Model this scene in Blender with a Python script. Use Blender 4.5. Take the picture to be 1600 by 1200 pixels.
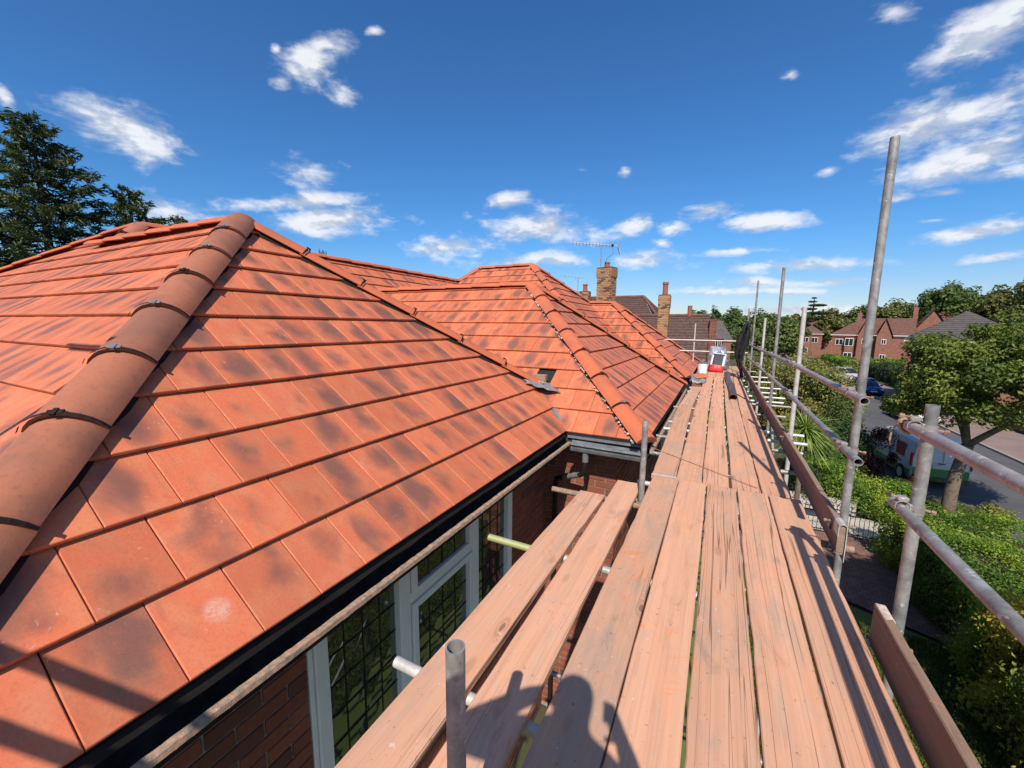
import bpy, bmesh, math, random
import numpy as np
from mathutils import Vector, Matrix

# ------------------------------------------------------------------ clearing
for o in list(bpy.data.objects): bpy.data.objects.remove(o, do_unlink=True)
SC = bpy.context.scene
COL = SC.collection
RNG = random.Random(7)
NR = np.random.default_rng(11)

# ------------------------------------------------------------------ camera
CAMZ = 1.45
cam_d = bpy.data.cameras.new('camera'); cam = bpy.data.objects.new('camera', cam_d); COL.objects.link(cam)
YAW, PITCH, ROLL = 0.472809, 0.143347, -0.0097836
cy, sy = math.cos(YAW), math.sin(YAW)
FW = Vector((-sy*math.cos(PITCH), cy*math.cos(PITCH), -math.sin(PITCH)))
RT0 = Vector((cy, sy, 0)); DN0 = FW.cross(RT0)
RT = math.cos(ROLL)*RT0 + math.sin(ROLL)*DN0
DN = -math.sin(ROLL)*RT0 + math.cos(ROLL)*DN0
M = Matrix((( RT.x, -DN.x, -FW.x, 0), (RT.y, -DN.y, -FW.y, 0), (RT.z, -DN.z, -FW.z, CAMZ), (0, 0, 0, 1)))
cam.matrix_world = M
cam_d.sensor_width = 36.0; cam_d.lens = 630.457/1600*36.0
cam_d.clip_start = 0.05; cam_d.clip_end = 3000
SC.camera = cam

# ------------------------------------------------------------------ exposure
SC.view_settings.view_transform = 'Standard'
try: SC.view_settings.look = 'None'
except Exception: pass
SC.view_settings.gamma = 1.0
SC.view_settings.use_curve_mapping = False
SC.view_settings.exposure = 0.30

# ------------------------------------------------------------------ sun
SUN_DIR = Vector((-0.14, 0.637, -0.685)).normalized()
sun_d = bpy.data.lights.new('sun', 'SUN'); sun_d.energy = 4.7; sun_d.angle = math.radians(0.53); sun_d.color = (1.0, 0.93, 0.83)
sun = bpy.data.objects.new('sun', sun_d); COL.objects.link(sun)
sun.rotation_mode = 'QUATERNION'; sun.rotation_quaternion = SUN_DIR.to_track_quat('-Z', 'Y')
sun.location = (5, -20, 25)

# ------------------------------------------------------------------ node helper
class NT:
    def __init__(s, nt): s.nt = nt
    def n(s, t, **kw):
        nd = s.nt.nodes.new(t)
        for k, v in kw.items():
            if k.startswith('i_'):
                key = k[2:]; key = int(key) if key.isdigit() else key.replace('_', ' ')
                inp = nd.inputs[key]
                if isinstance(v, bpy.types.NodeSocket): s.nt.links.new(v, inp)
                else: inp.default_value = v
            else: setattr(nd, k, v)
        return nd
    def math(s, op, a, b=None, c=None, clamp=False):
        nd = s.nt.nodes.new('ShaderNodeMath'); nd.operation = op; nd.use_clamp = clamp
        for i, v in enumerate((a, b, c)):
            if v is None: continue
            if isinstance(v, bpy.types.NodeSocket): s.nt.links.new(v, nd.inputs[i])
            else: nd.inputs[i].default_value = v
        return nd.outputs[0]
    def vm(s, op, a, b=None):
        nd = s.nt.nodes.new('ShaderNodeVectorMath'); nd.operation = op
        for i, v in enumerate((a, b)):
            if v is None: continue
            if isinstance(v, bpy.types.NodeSocket): s.nt.links.new(v, nd.inputs[i])
            else: nd.inputs[i].default_value = v
        return nd.outputs['Value'] if op in ('DOT_PRODUCT', 'LENGTH') else nd.outputs[0]
    def ss(s, x, lo, hi, a=0.0, b=1.0):
        nd = s.nt.nodes.new('ShaderNodeMapRange'); nd.interpolation_type = 'SMOOTHSTEP'
        s.nt.links.new(x, nd.inputs[0])
        for i, v in ((1, lo), (2, hi), (3, a), (4, b)): nd.inputs[i].default_value = v
        return nd.outputs[0]
    def mix(s, fac, a, b, blend='MIX'):
        nd = s.nt.nodes.new('ShaderNodeMix'); nd.data_type = 'RGBA'; nd.blend_type = blend
        for sock, v in ((nd.inputs[0], fac), (nd.inputs[6], a), (nd.inputs[7], b)):
            if isinstance(v, bpy.types.NodeSocket): s.nt.links.new(v, sock)
            elif isinstance(v, (tuple, list)): sock.default_value = (*v[:3], 1)
            else: sock.default_value = v
        return nd.outputs[2]
    def noise(s, vec, scale, detail=3.0, rough=0.55, dist=0.0):
        nd = s.nt.nodes.new('ShaderNodeTexNoise'); nd.inputs['Scale'].default_value = scale
        nd.inputs['Detail'].default_value = detail; nd.inputs['Roughness'].default_value = rough; nd.inputs['Distortion'].default_value = dist
        if vec is not None: s.nt.links.new(vec, nd.inputs['Vector'])
        return nd.outputs['Fac']
    def scale(s, vec, xyz): return s.vm('MULTIPLY', vec, xyz)
    def comb(s, x, y, z):
        nd = s.nt.nodes.new('ShaderNodeCombineXYZ')
        for i, v in enumerate((x, y, z)):
            if isinstance(v, bpy.types.NodeSocket): s.nt.links.new(v, nd.inputs[i])
            else: nd.inputs[i].default_value = v
        return nd.outputs[0]
    def sep(s, v):
        nd = s.nt.nodes.new('ShaderNodeSeparateXYZ'); s.nt.links.new(v, nd.inputs[0]); return nd.outputs
    def link(s, a, b): s.nt.links.new(a, b)

# ------------------------------------------------------------------ world: physical sky plus fair-weather clouds
W = bpy.data.worlds.new('World'); SC.world = W; W.use_nodes = True
W.node_tree.nodes.clear(); t = NT(W.node_tree)
sky = t.n('ShaderNodeTexSky', sky_type='NISHITA', sun_disc=False)
sky.sun_elevation = math.asin(-SUN_DIR.z); sky.sun_rotation = math.atan2(-SUN_DIR.x, -SUN_DIR.y)
sky.altitude = 50; sky.air_density = 1.0; sky.dust_density = 0.25; sky.ozone_density = 3.0
SKY_K = 0.145
def dirvec(az, el):           # az measured from +y towards +x
    return Vector((math.sin(az)*math.cos(el), math.cos(az)*math.cos(el), math.sin(el)))
# cloud banks, some added out of view for fill light: azimuth, elevation, half width, half height, tilt (degrees), thickness
CLOUDS = [(-68.5, 18.0, 4.34, 1.78, -9.2, 1),
 (-52.0, 27.9, 2.96, 1.55, 32.1, 0.75),
 (-48.3, 25.6, 1.42, 1.11, -43.2, 0.95),
 (-54.9, 25.6, 1.02, 0.55, 13.3, 0.8),
 (-50.7, 29.5, 1.35, 0.62, 12.6, 0.7),
 (-52.3, 17.6, 2.83, 1.47, 8.6, 0.75),
 (-55.2, 14.0, 6.29, 0.89, 10.0, 0.95),
 (-50.6, 12.5, 7.06, 1.23, 8.9, 1),
 (-66.2, 11.4, 2.7, 1.25, 9.8, 1),
 (-62.1, 11.3, 1.73, 0.53, 8.4, 0.5),
 (-34.4, 10.5, 4.66, 1.13, 4.7, 1),
 (-28.2, 16.1, 2.32, 0.83, 8.1, 0.9),
 (-22.8, 12.8, 6.89, 1.58, -2.3, 1),
 (-11.2, 13.1, 2.04, 0.99, -3.1, 0.9),
 (-2.4, 13.9, 2.83, 0.95, 4.7, 1),
 (-6.3, 12.3, 1.64, 0.75, -4.1, 0.95),
 (3.6, 12.1, 3.73, 0.77, -2.1, 0.95),
 (-10.0, 8.7, 4.93, 1.11, -5.1, 0.85),
 (-24.6, 9.0, 7.32, 0.91, 0.2, 0.85),
 (-7.9, 10.6, 1.53, 0.46, -3.1, 0.6),
 (19.0, 24.3, 3.08, 1.72, 8.6, 0.9),
 (12.7, 28.1, 1.66, 1.01, -5.6, 0.65),
 (18.0, 18.7, 4.84, 1.77, 9.6, 1),
 (20.0, 15.2, 3.96, 1.42, 1.3, 1),
 (21.7, 13.4, 2.06, 0.65, 0.2, 0.9),
 (20.8, 25.4, 1.74, 0.95, 0.2, 0.9),
 (20.2, 8.8, 4.02, 0.64, 4.3, 0.9),
 (22.2, 6.5, 1.8, 0.45, 5.5, 0.8),
 (0.9, 9.1, 4.01, 0.44, 0.2, 0.7),
 (6.9, 7.1, 5.69, 0.64, -1.8, 0.8),
 (10.5, 5.0, 3.85, 0.41, 0.6, 0.6),
 (3.2, 5.5, 3.94, 0.45, -2.6, 0.55),
 (-0.8, 4.5, 4.27, 0.47, -1.6, 0.6),
 (7.7, 4.2, 3.58, 0.36, -2.3, 0.5),
 (18.3, 12.6, 1.63, 0.46, -5.3, 0.5),
 (14.8, 12.8, 1.38, 0.36, -4.3, 0.4),
 (-18.1, 19.6, 1.01, 0.43, 1.9, 0.7),
 (-12.4, 19.2, 0.91, 0.49, -4.4, 0.75),
 (4.7, 25.6, 0.83, 0.48, -14.5, 0.6),
 (9.1, 16.4, 1.0, 0.45, 6.4, 0.55),
 (-76.3, 18.1, 0.43, 0.76, 20.4, 0.8),
 (-55.3, 28.2, 0.52, 0.41, 14.7, 0.6),
 (-44.5, 31.7, 0.77, 0.36, 9.8, 0.5),
 (-32.1, 9.3, 1.72, 0.49, 1.3, 0.5),
 (17.3, 10.3, 1.3, 0.3, -5.3, 0.5),
 (91.2, 34.5, 5.2, 2.2, 3.8, 0.7),
 (170.2, 54.9, 5.8, 2.1, -9.2, 1),
 (141.1, 50.8, 5.9, 2.3, -10.5, 1),
 (72.6, 55.8, 5.3, 1.0, 8.3, 0.7),
 (203.0, 37.1, 4.8, 1.1, 11.0, 0.9),
 (167.9, 55.5, 5.3, 2.6, -2.2, 1),
 (212.2, 28.9, 8.6, 2.8, -12.1, 0.7),
 (146.4, 18.4, 7.0, 2.6, 10.7, 0.9),
 (149.1, 25.6, 5.1, 2.2, 2.5, 0.9),
 (186.6, 56.0, 8.1, 3.0, 5.1, 0.7),
 (190.2, 22.3, 6.3, 2.1, -11.9, 1),
 (85.4, 50.6, 6.4, 1.6, -13.1, 1),
 (252.8, 9.0, 7.8, 1.8, -10.5, 0.9),
 (131.8, 27.3, 3.7, 2.2, 7.8, 0.9),
 (194.5, 22.5, 8.3, 3.0, 0.2, 0.7),
 (106.6, 8.3, 6.6, 1.1, -9.1, 0.9),
 (102.7, 18.7, 7.1, 3.0, -4.8, 0.9),
 (246.1, 54.2, 5.3, 1.9, 0.6, 1),
 (226.4, 42.1, 3.6, 2.9, 9.3, 0.9),
 (132.7, 44.3, 4.4, 1.6, 14.3, 1),
 (105.1, 23.0, 7.7, 3.0, -5.6, 0.9),
 (172.4, 39.4, 3.4, 2.3, -1.0, 1),
 (237.2, 38.1, 4.7, 2.0, 2.7, 1),
 (44.6, 24.7, 6.8, 1.6, 3.0, 0.7),
 (118.3, 21.5, 5.2, 2.2, -6.0, 0.9),
 (62.5, 49.5, 8.8, 2.4, -11.1, 1),
 (91.5, 67.8, 7.9, 5.1, -12.4, 1),  # these larger clouds, all out of view, are added as neutral fill light
 (95.7, 69.9, 8.5, 4.9, -1.2, 1),
 (137.9, 40.7, 8.3, 5.5, -12.3, 1),
 (93.0, 13.2, 8.9, 4.2, 12.1, 1),
 (122.7, 18.6, 8.8, 6.0, -13.1, 1),
 (172.1, 33.9, 11.6, 4.0, 5.7, 1),
 (147.0, 49.7, 13.3, 4.7, -10.7, 1),
 (58.2, 66.9, 10.4, 3.6, 13.4, 1),
 (163.7, 54.3, 13.2, 3.9, -4.3, 1),
 (225.0, 19.8, 12.4, 3.3, 5.7, 1),
 (188.9, 67.1, 12.9, 4.5, -9.1, 1),
 (75.8, 42.7, 10.6, 3.2, 12.1, 1),
 (149.0, 52.7, 8.5, 3.7, -14.6, 1),
 (115.4, 27.5, 10.0, 4.1, 10.0, 1),
 (227.8, 22.2, 9.8, 3.5, 4.9, 1),
 (244.8, 23.7, 12.4, 3.9, -14.6, 1),
 (-175.8, 2.5, 5.9, 0.7, 0, 0.8),
 (-158.3, 2.7, 7.2, 0.7, 0, 0.8),
 (-126.6, 2.4, 5.5, 0.5, 0, 0.8),
 (-108.3, 3.1, 6.8, 0.9, 0, 0.8),
 (-75.9, 3.6, 9.9, 0.5, 0, 0.8),
 (-57.7, 1.9, 6.9, 0.8, 0, 0.8),
 (-20.1, 2.6, 9.8, 0.5, 0, 0.8),
 (7.4, 2.1, 9.4, 0.5, 0, 0.8),
 (35.4, 3.8, 10.0, 0.8, 0, 0.8),
 (48.8, 4.4, 7.2, 0.5, 0, 0.8),
 (81.7, 3.0, 7.4, 0.6, 0, 0.8),
 (100.0, 3.2, 7.3, 0.6, 0, 0.8),
 (131.0, 3.7, 8.6, 0.7, 0, 0.8),
 (156.3, 2.6, 6.1, 0.6, 0, 0.8)]
tc = t.n('ShaderNodeTexCoord').outputs['Generated']
D = t.vm('NORMALIZE', tc)
lmin = None
for az, el, a, b, tilt, thick in CLOUDS:
    C = dirvec(math.radians(az), math.radians(el))
    E1 = Vector((math.cos(math.radians(az)), -math.sin(math.radians(az)), 0)); E2 = E1.cross(C)
    if E2.z < 0: E2 = -E2
    c_, s_ = math.cos(math.radians(tilt)), math.sin(math.radians(tilt))
    F1 = (E1*c_ + E2*s_)/math.tan(math.radians(a*1.25)); F2 = (-E1*s_ + E2*c_)/math.tan(math.radians(b*1.34))
    Q = t.vm('SUBTRACT', D, tuple(C))
    ln = t.vm('LENGTH', t.comb(t.vm('DOT_PRODUCT', Q, tuple(F1)), t.vm('DOT_PRODUCT', Q, tuple(F2)), 0.0))
    ln = t.math('ADD', ln, 0.55*(1-thick))
    lmin = ln if lmin is None else t.math('MINIMUM', lmin, ln)
dz = t.sep(D)[2]
Dw = t.scale(D, (1, 1, 2.2))
n1 = t.noise(Dw, 9.0, 6.0, 0.58, 0.25)
n2 = t.noise(t.vm('ADD', Dw, (0.0, 0.0, 0.05)), 9.0, 6.0, 0.58, 0.25)
n3 = t.noise(Dw, 45.0, 4.0, 0.6, 0.2)
dens = t.math('ADD', t.math('SUBTRACT', 1.16, lmin), t.math('MULTIPLY', t.math('SUBTRACT', n1, 0.5), 3.0))
dens = t.math('ADD', dens, t.math('MULTIPLY', t.math('SUBTRACT', n3, 0.5), 0.75))
alpha = t.math('MULTIPLY', t.ss(dens, -0.05, 1.15), t.ss(dz, 0.0, 0.03))
lit = t.ss(t.math('ADD', t.math('MULTIPLY', t.math('SUBTRACT', n1, n2), 1.3), t.math('MULTIPLY', t.math('SUBTRACT', n3, 0.5), 0.25)), -0.10, 0.10)
ccol = t.mix(lit, (0.46, 0.51, 0.60), (0.75, 0.765, 0.80))
hs = t.n('ShaderNodeHueSaturation'); t.link(sky.outputs[0], hs.inputs['Color']); hs.inputs['Saturation'].default_value = 1.08; hs.inputs['Value'].default_value = 1.0; hs.inputs['Hue'].default_value = 0.505
tint = t.mix(t.ss(dz, 0.0, 0.22), (0.52, 0.53, 0.63), (0.315, 0.60, 0.785))
skyc = t.vm('MULTIPLY', t.vm('MULTIPLY', hs.outputs[0], (SKY_K,)*3), tint)
b1 = t.n('ShaderNodeBackground'); t.link(t.mix(t.math('MULTIPLY', alpha, 0.93), skyc, ccol), b1.inputs[0]); b1.inputs[1].default_value = 1.0
wo = t.n('ShaderNodeOutputWorld'); t.link(b1.outputs[0], wo.inputs[0])
W.cycles.sampling_method = 'MANUAL'; W.cycles.sample_map_resolution = 512

# ------------------------------------------------------------------ object helpers
def link(o, parent=None):
    COL.objects.link(o)
    if parent is not None: o.parent = parent
    return o
def tag(o, label, cat, group=None):
    o['label'] = label; o['category'] = cat
    if group: o['group'] = group
    return o
def thing(name, label, cat, loc=(0, 0, 0), rz=0.0, group=None):
    o = bpy.data.objects.new(name, None); o.empty_display_size = 0.1
    link(o); o.location = loc; o.rotation_euler = (0, 0, rz)
    return tag(o, label, cat, group)
def struct(o): o['kind'] = 'structure'; return o
def stuff(o): o['kind'] = 'stuff'; return o

class MB:
    """collects faces for one mesh object"""
    def __init__(s): s.v = []; s.f = []; s.m = []; s.uv = []; s.tv = []; s.has_uv = False
    def add(s, vs, fs, mi=0, uvs=None, tv=0.0):
        o = len(s.v); s.v += [tuple(v) for v in vs]
        for i, f in enumerate(fs):
            s.f.append([o+k for k in f]); s.m.append(mi); s.tv.append(tv)
            if uvs is not None: s.uv.append([uvs[k] for k in f]); s.has_uv = True
            else: s.uv.append([(0, 0)]*len(f))
        return s
    def box(s, x0, x1, y0, y1, z0, z1, mi=0, mat=None):
        vs = [(x0,y0,z0),(x1,y0,z0),(x1,y1,z0),(x0,y1,z0),(x0,y0,z1),(x1,y0,z1),(x1,y1,z1),(x0,y1,z1)]
        if mat is not None: vs = [tuple(mat @ Vector(v)) for v in vs]
        return s.add(vs, [(0,3,2,1),(4,5,6,7),(0,1,5,4),(1,2,6,5),(2,3,7,6),(3,0,4,7)], mi)
    def bbox(s, x0, x1, y0, y1, z0, z1, b=0.004, mi=0, mat=None):
        """box with chamfered edges"""
        vs = []; idx = {}
        X = (x0, x1); Y = (y0, y1); Z = (z0, z1)
        for i in (0, 1):
            for j in (0, 1):
                for k in (0, 1):
                    sx, sy_, sz = (1, -1)[i], (1, -1)[j], (1, -1)[k]
                    idx[i, j, k, 0] = len(vs); vs.append((X[i], Y[j]+sy_*b, Z[k]+sz*b))
                    idx[i, j, k, 1] = len(vs); vs.append((X[i]+sx*b, Y[j], Z[k]+sz*b))
                    idx[i, j, k, 2] = len(vs); vs.append((X[i]+sx*b, Y[j]+sy_*b, Z[k]))
        fs = []
        for i in (0, 1):
            q = [idx[i,0,0,0], idx[i,1,0,0], idx[i,1,1,0], idx[i,0,1,0]]; fs.append(q if i else q[::-1])
            q = [idx[0,i,0,1], idx[1,i,0,1], idx[1,i,1,1], idx[0,i,1,1]]; fs.append(q[::-1] if i else q)
            q = [idx[0,0,i,2], idx[1,0,i,2], idx[1,1,i,2], idx[0,1,i,2]]; fs.append(q if i else q[::-1])
        for i in (0, 1):
            for j in (0, 1):
                fs.append([idx[i,j,0,0], idx[i,j,1,0], idx[i,j,1,1], idx[i,j,0,1]])
                fs.append([idx[i,0,j,0], idx[i,1,j,0], idx[i,1,j,2], idx[i,0,j,2]])
                fs.append([idx[0,i,j,1], idx[1,i,j,1], idx[1,i,j,2], idx[0,i,j,2]])
                for k in (0, 1): fs.append([idx[i,j,k,0], idx[i,j,k,1], idx[i,j,k,2]])
        if mat is not None: vs = [tuple(mat @ Vector(v)) for v in vs]
        return s.add(vs, fs, mi)
    def tube(s, a, b, r, n=14, ri=None, mi=0, caps=True, r2=None):
        a = Vector(a); b = Vector(b); d = (b-a).normalized()
        u = d.orthogonal().normalized(); w = d.cross(u); r2 = r if r2 is None else r2
        ring = lambda c, rr: [c + rr*(math.cos(2*math.pi*i/n)*u + math.sin(2*math.pi*i/n)*w) for i in range(n)]
        vs = ring(a, r) + ring(b, r2); fs = [(i, (i+1) % n, n+(i+1) % n, n+i) for i in range(n)]
        if ri:
            vs += ring(a, ri) + ring(b, ri)
            for i in range(n):
                j = (i+1) % n
                fs += [(2*n+j, 2*n+i, 3*n+i, 3*n+j), (j, i, 2*n+i, 2*n+j), (n+i, n+j, 3*n+j, 3*n+i)]
        elif caps: fs += [tuple(range(n-1, -1, -1)), tuple(range(n, 2*n))]
        return s.add(vs, fs, mi)
    def path(s, pts, r, n=8, mi=0):
        pts = [Vector(p) for p in pts]; vs = []; fs = []
        up = Vector((0.13, 0.21, 0.97)); m = len(pts)
        for i, p in enumerate(pts):
            d = (pts[min(i+1, m-1)] - pts[max(i-1, 0)]).normalized()
            u = d.cross(up)
            if u.length < 1e-4: u = d.orthogonal()
            u.normalize(); w = d.cross(u); rr = r[i] if isinstance(r, (list, tuple)) else r
            vs += [p + rr*(math.cos(2*math.pi*k/n)*u + math.sin(2*math.pi*k/n)*w) for k in range(n)]
        for i in range(m-1):
            for k in range(n):
                j = (k+1) % n; fs.append((i*n+k, i*n+j, (i+1)*n+j, (i+1)*n+k))
        fs += [tuple(range(n-1, -1, -1)), tuple(range((m-1)*n, m*n))]
        return s.add(vs, fs, mi)
    def prism(s, poly, z0, z1, mi=0, axis='z', mat=None):
        n = len(poly)
        f = {'z': lambda p, h: (p[0], p[1], h), 'y': lambda p, h: (p[0], h, p[1]), 'x': lambda p, h: (h, p[0], p[1])}[axis]
        vs = [f(p, z0) for p in poly] + [f(p, z1) for p in poly]
        if mat is not None: vs = [tuple(mat @ Vector(v)) for v in vs]
        fs = [tuple(range(n-1, -1, -1)), tuple(range(n, 2*n))] + [(i, (i+1) % n, n+(i+1) % n, n+i) for i in range(n)]
        return s.add(vs, fs, mi)
    def mesh(s, name, mats, smooth=False):
        me = bpy.data.meshes.new(name); me.from_pydata(s.v, [], s.f)
        for m in (mats if isinstance(mats, (list, tuple)) else [mats]): me.materials.append(m)
        me.polygons.foreach_set('material_index', s.m)
        if s.has_uv:
            l = me.uv_layers.new(name='UVMap'); l.data.foreach_set('uv', [c for f in s.uv for p in f for c in p])
        if any(s.tv):
            at = me.attributes.new('tv', 'FLOAT', 'FACE'); at.data.foreach_set('value', s.tv)
        if smooth:
            me.polygons.foreach_set('use_smooth', [True]*len(s.f))
        me.update()
        return me
    def build(s, name, mats, parent=None, smooth=False, angle=None):
        me = s.mesh(name, mats, smooth)
        o = bpy.data.objects.new(name, me); link(o, parent)
        if smooth and angle:
            bm = bmesh.new(); bm.from_mesh(me)
            bmesh.ops.remove_doubles(bm, verts=bm.verts, dist=1e-5)
            bmesh.ops.recalc_face_normals(bm, faces=bm.faces)
            for e in bm.edges:
                if len(e.link_faces) == 2 and e.calc_face_angle(0) > math.radians(angle): e.smooth = False
            bm.to_mesh(me); bm.free()
        return o

def fixn(o):
    bm = bmesh.new(); bm.from_mesh(o.data); bmesh.ops.recalc_face_normals(bm, faces=bm.faces); bm.to_mesh(o.data); bm.free(); return o

# ------------------------------------------------------------------ materials
def newmat(name):
    m = bpy.data.materials.new(name); m.use_nodes = True
    nt = m.node_tree; b = nt.nodes['Principled BSDF']
    return m, NT(nt), b
def setb(b, **kw):
    for k, v in kw.items(): b.inputs[k.replace('_', ' ')].default_value = v
def bump(t, b, h, strength=0.3, dist=0.01):
    nd = t.n('ShaderNodeBump'); nd.inputs['Strength'].default_value = strength; nd.inputs['Distance'].default_value = dist
    t.link(h, nd.inputs['Height']); t.link(nd.outputs[0], b.inputs['Normal'])
def simple(name, col, rough=0.6, var=0.25, scale=8.0, metal=0.0, spec=0.4, bmp=0.1, col2=None):
    m, t, b = newmat(name)
    tc = t.n('ShaderNodeTexCoord').outputs['Object']
    n = t.noise(tc, scale, 5.0, 0.6)
    c2 = col2 if col2 else tuple(c*(1-var) for c in col)
    c = t.mix(t.ss(n, 0.3, 0.7), col, c2)
    t.link(c, b.inputs['Base Color']); setb(b, Roughness=rough, Metallic=metal); b.inputs['Specular IOR Level'].default_value = spec
    if bmp: bump(t, b, t.noise(tc, scale*6, 4.0), bmp, 0.004)
    return m

def mat_tile(name, base=(0.65, 0.160, 0.068), dark=(0.150, 0.072, 0.058), smudge=1.0):
    m, t, b = newmat(name)
    uv = t.n('ShaderNodeUVMap').outputs[0]
    r0 = t.n('ShaderNodeObjectInfo').outputs['Random']
    at = t.n('ShaderNodeAttribute'); at.attribute_name = 'tv'
    r = t.math('FRACT', t.math('ADD', r0, at.outputs['Fac']))
    u, v, _ = t.sep(uv)
    ru = t.math('MULTIPLY', r, 91.0)
    p = t.comb(t.math('MULTIPLY', u, 1.0), t.math('MULTIPLY', v, 0.8), ru)
    n = t.noise(p, 1.5, 3.0, 0.5, 0.4)
    # soft soot-like blotch, strongest away from the tile's edges
    r2 = t.math('FRACT', t.math('MULTIPLY', r, 17.31)); r3 = t.math('FRACT', t.math('MULTIPLY', r, 41.7))
    cu = t.math('ADD', 0.3, t.math('MULTIPLY', r2, 0.5)); cv = t.math('ADD', 0.28, t.math('MULTIPLY', r3, 0.4))
    du = t.math('MULTIPLY', t.math('SUBTRACT', u, cu), 1.25); dv = t.math('MULTIPLY', t.math('SUBTRACT', v, cv), 0.85)
    dd = t.math('SQRT', t.math('ADD', t.math('MULTIPLY', du, du), t.math('MULTIPLY', dv, dv)))
    bl = t.math('SUBTRACT', t.math('ADD', t.math('SUBTRACT', 0.74, dd), t.math('MULTIPLY', t.math('SUBTRACT', n, 0.5), 1.5)), t.math('MULTIPLY', t.math('FRACT', t.math('MULTIPLY', r, 7.77)), 0.50))
    bl = t.math('MULTIPLY', t.ss(bl, -0.05, 0.62), 0.84*smudge)
    fine = t.noise(t.comb(u, v, ru), 26.0, 4.0, 0.65)
    basec = t.mix(r2, base, (base[0]*0.86, base[1]*0.90, base[2]*0.98))
    basec = t.mix(t.ss(t.noise(p, 3.0, 3.0), 0.35, 0.75), basec, (base[0]*0.92, base[1]*1.22, base[2]*1.35))
    basec = t.vm('MULTIPLY', basec, t.comb(*[t.math('ADD', 0.80, t.math('MULTIPLY', t.math('FRACT', t.math('MULTIPLY', r, 29.3)), 0.26))]*3))
    c = t.mix(bl, basec, dark)
    c = t.mix(t.math('MULTIPLY', t.ss(fine, 0.42, 0.75), 0.26), c, (0.16, 0.065, 0.045))
    sand = t.noise(t.comb(u, t.math('MULTIPLY', v, 1.3), ru), 95.0, 2.0, 0.6)
    c = t.mix(t.math('MULTIPLY', t.ss(sand, 0.58, 0.72), 0.20), c, (0.72, 0.36, 0.24)); c = t.mix(t.math('MULTIPLY', t.ss(sand, 0.30, 0.42, 1.0, 0.0), 0.25), c, (0.14, 0.05, 0.04))
    run = t.noise(t.comb(t.math('MULTIPLY', u, 9.0), t.math('MULTIPLY', v, 0.7), ru), 1.0, 3.0, 0.6)
    c = t.mix(t.math('MULTIPLY', t.ss(run, 0.55, 0.8), 0.28), c, (0.20, 0.085, 0.06))
    # efflorescence flecks
    fl = t.noise(t.comb(t.math('MULTIPLY', u, 22.0), t.math('MULTIPLY', v, 17.0), ru), 1.0, 3.0, 0.6, 0.6)
    fm = t.noise(t.comb(t.math('MULTIPLY', u, 1.3), t.math('MULTIPLY', v, 1.1), t.math('ADD', ru, 30.0)), 1.3, 2.0)
    fk = t.math('MULTIPLY', t.ss(fl, 0.62, 0.72), t.ss(fm, 0.52, 0.66))
    c = t.mix(t.math('MULTIPLY', fk, 0.55), c, (0.62, 0.42, 0.34))
    t.link(c, b.inputs['Base Color'])
    t.link(t.math('ADD', 0.50, t.math('MULTIPLY', fine, 0.25)), b.inputs['Roughness']); b.inputs['Specular IOR Level'].default_value = 0.32
    bump(t, b, fine, 0.12, 0.003)
    return m

def mat_ridge(name, c1, c2, c3):
    m, t, b = newmat(name)
    oc = t.n('ShaderNodeTexCoord').outputs['Object']; r = t.n('ShaderNodeObjectInfo').outputs['Random']
    p = t.vm('ADD', oc, t.comb(t.math('MULTIPLY', r, 40.0), t.math('MULTIPLY', r, 13.0), 0.0))
    n = t.noise(p, 2.6, 4.0, 0.6, 0.5); n2 = t.noise(p, 34.0, 5.0, 0.7); n3 = t.noise(p, 120.0, 3.0, 0.6)
    c = t.mix(t.ss(t.math('ADD', n, t.math('MULTIPLY', t.math('SUBTRACT', r, 0.5), 0.25)), 0.35, 0.68), c1, c2)
    c = t.mix(t.math('MULTIPLY', t.ss(n2, 0.5, 0.78), 0.5), c, c3)
    c = t.mix(t.math('MULTIPLY', t.ss(n3, 0.62, 0.8), 0.25), c, (0.5, 0.34, 0.27))
    t.link(c, b.inputs['Base Color']); setb(b, Roughness=0.78); b.inputs['Specular IOR Level'].default_value = 0.2
    bump(t, b, t.math('ADD', n2, t.math('MULTIPLY', n3, 0.5)), 0.25, 0.004)
    return m

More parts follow.
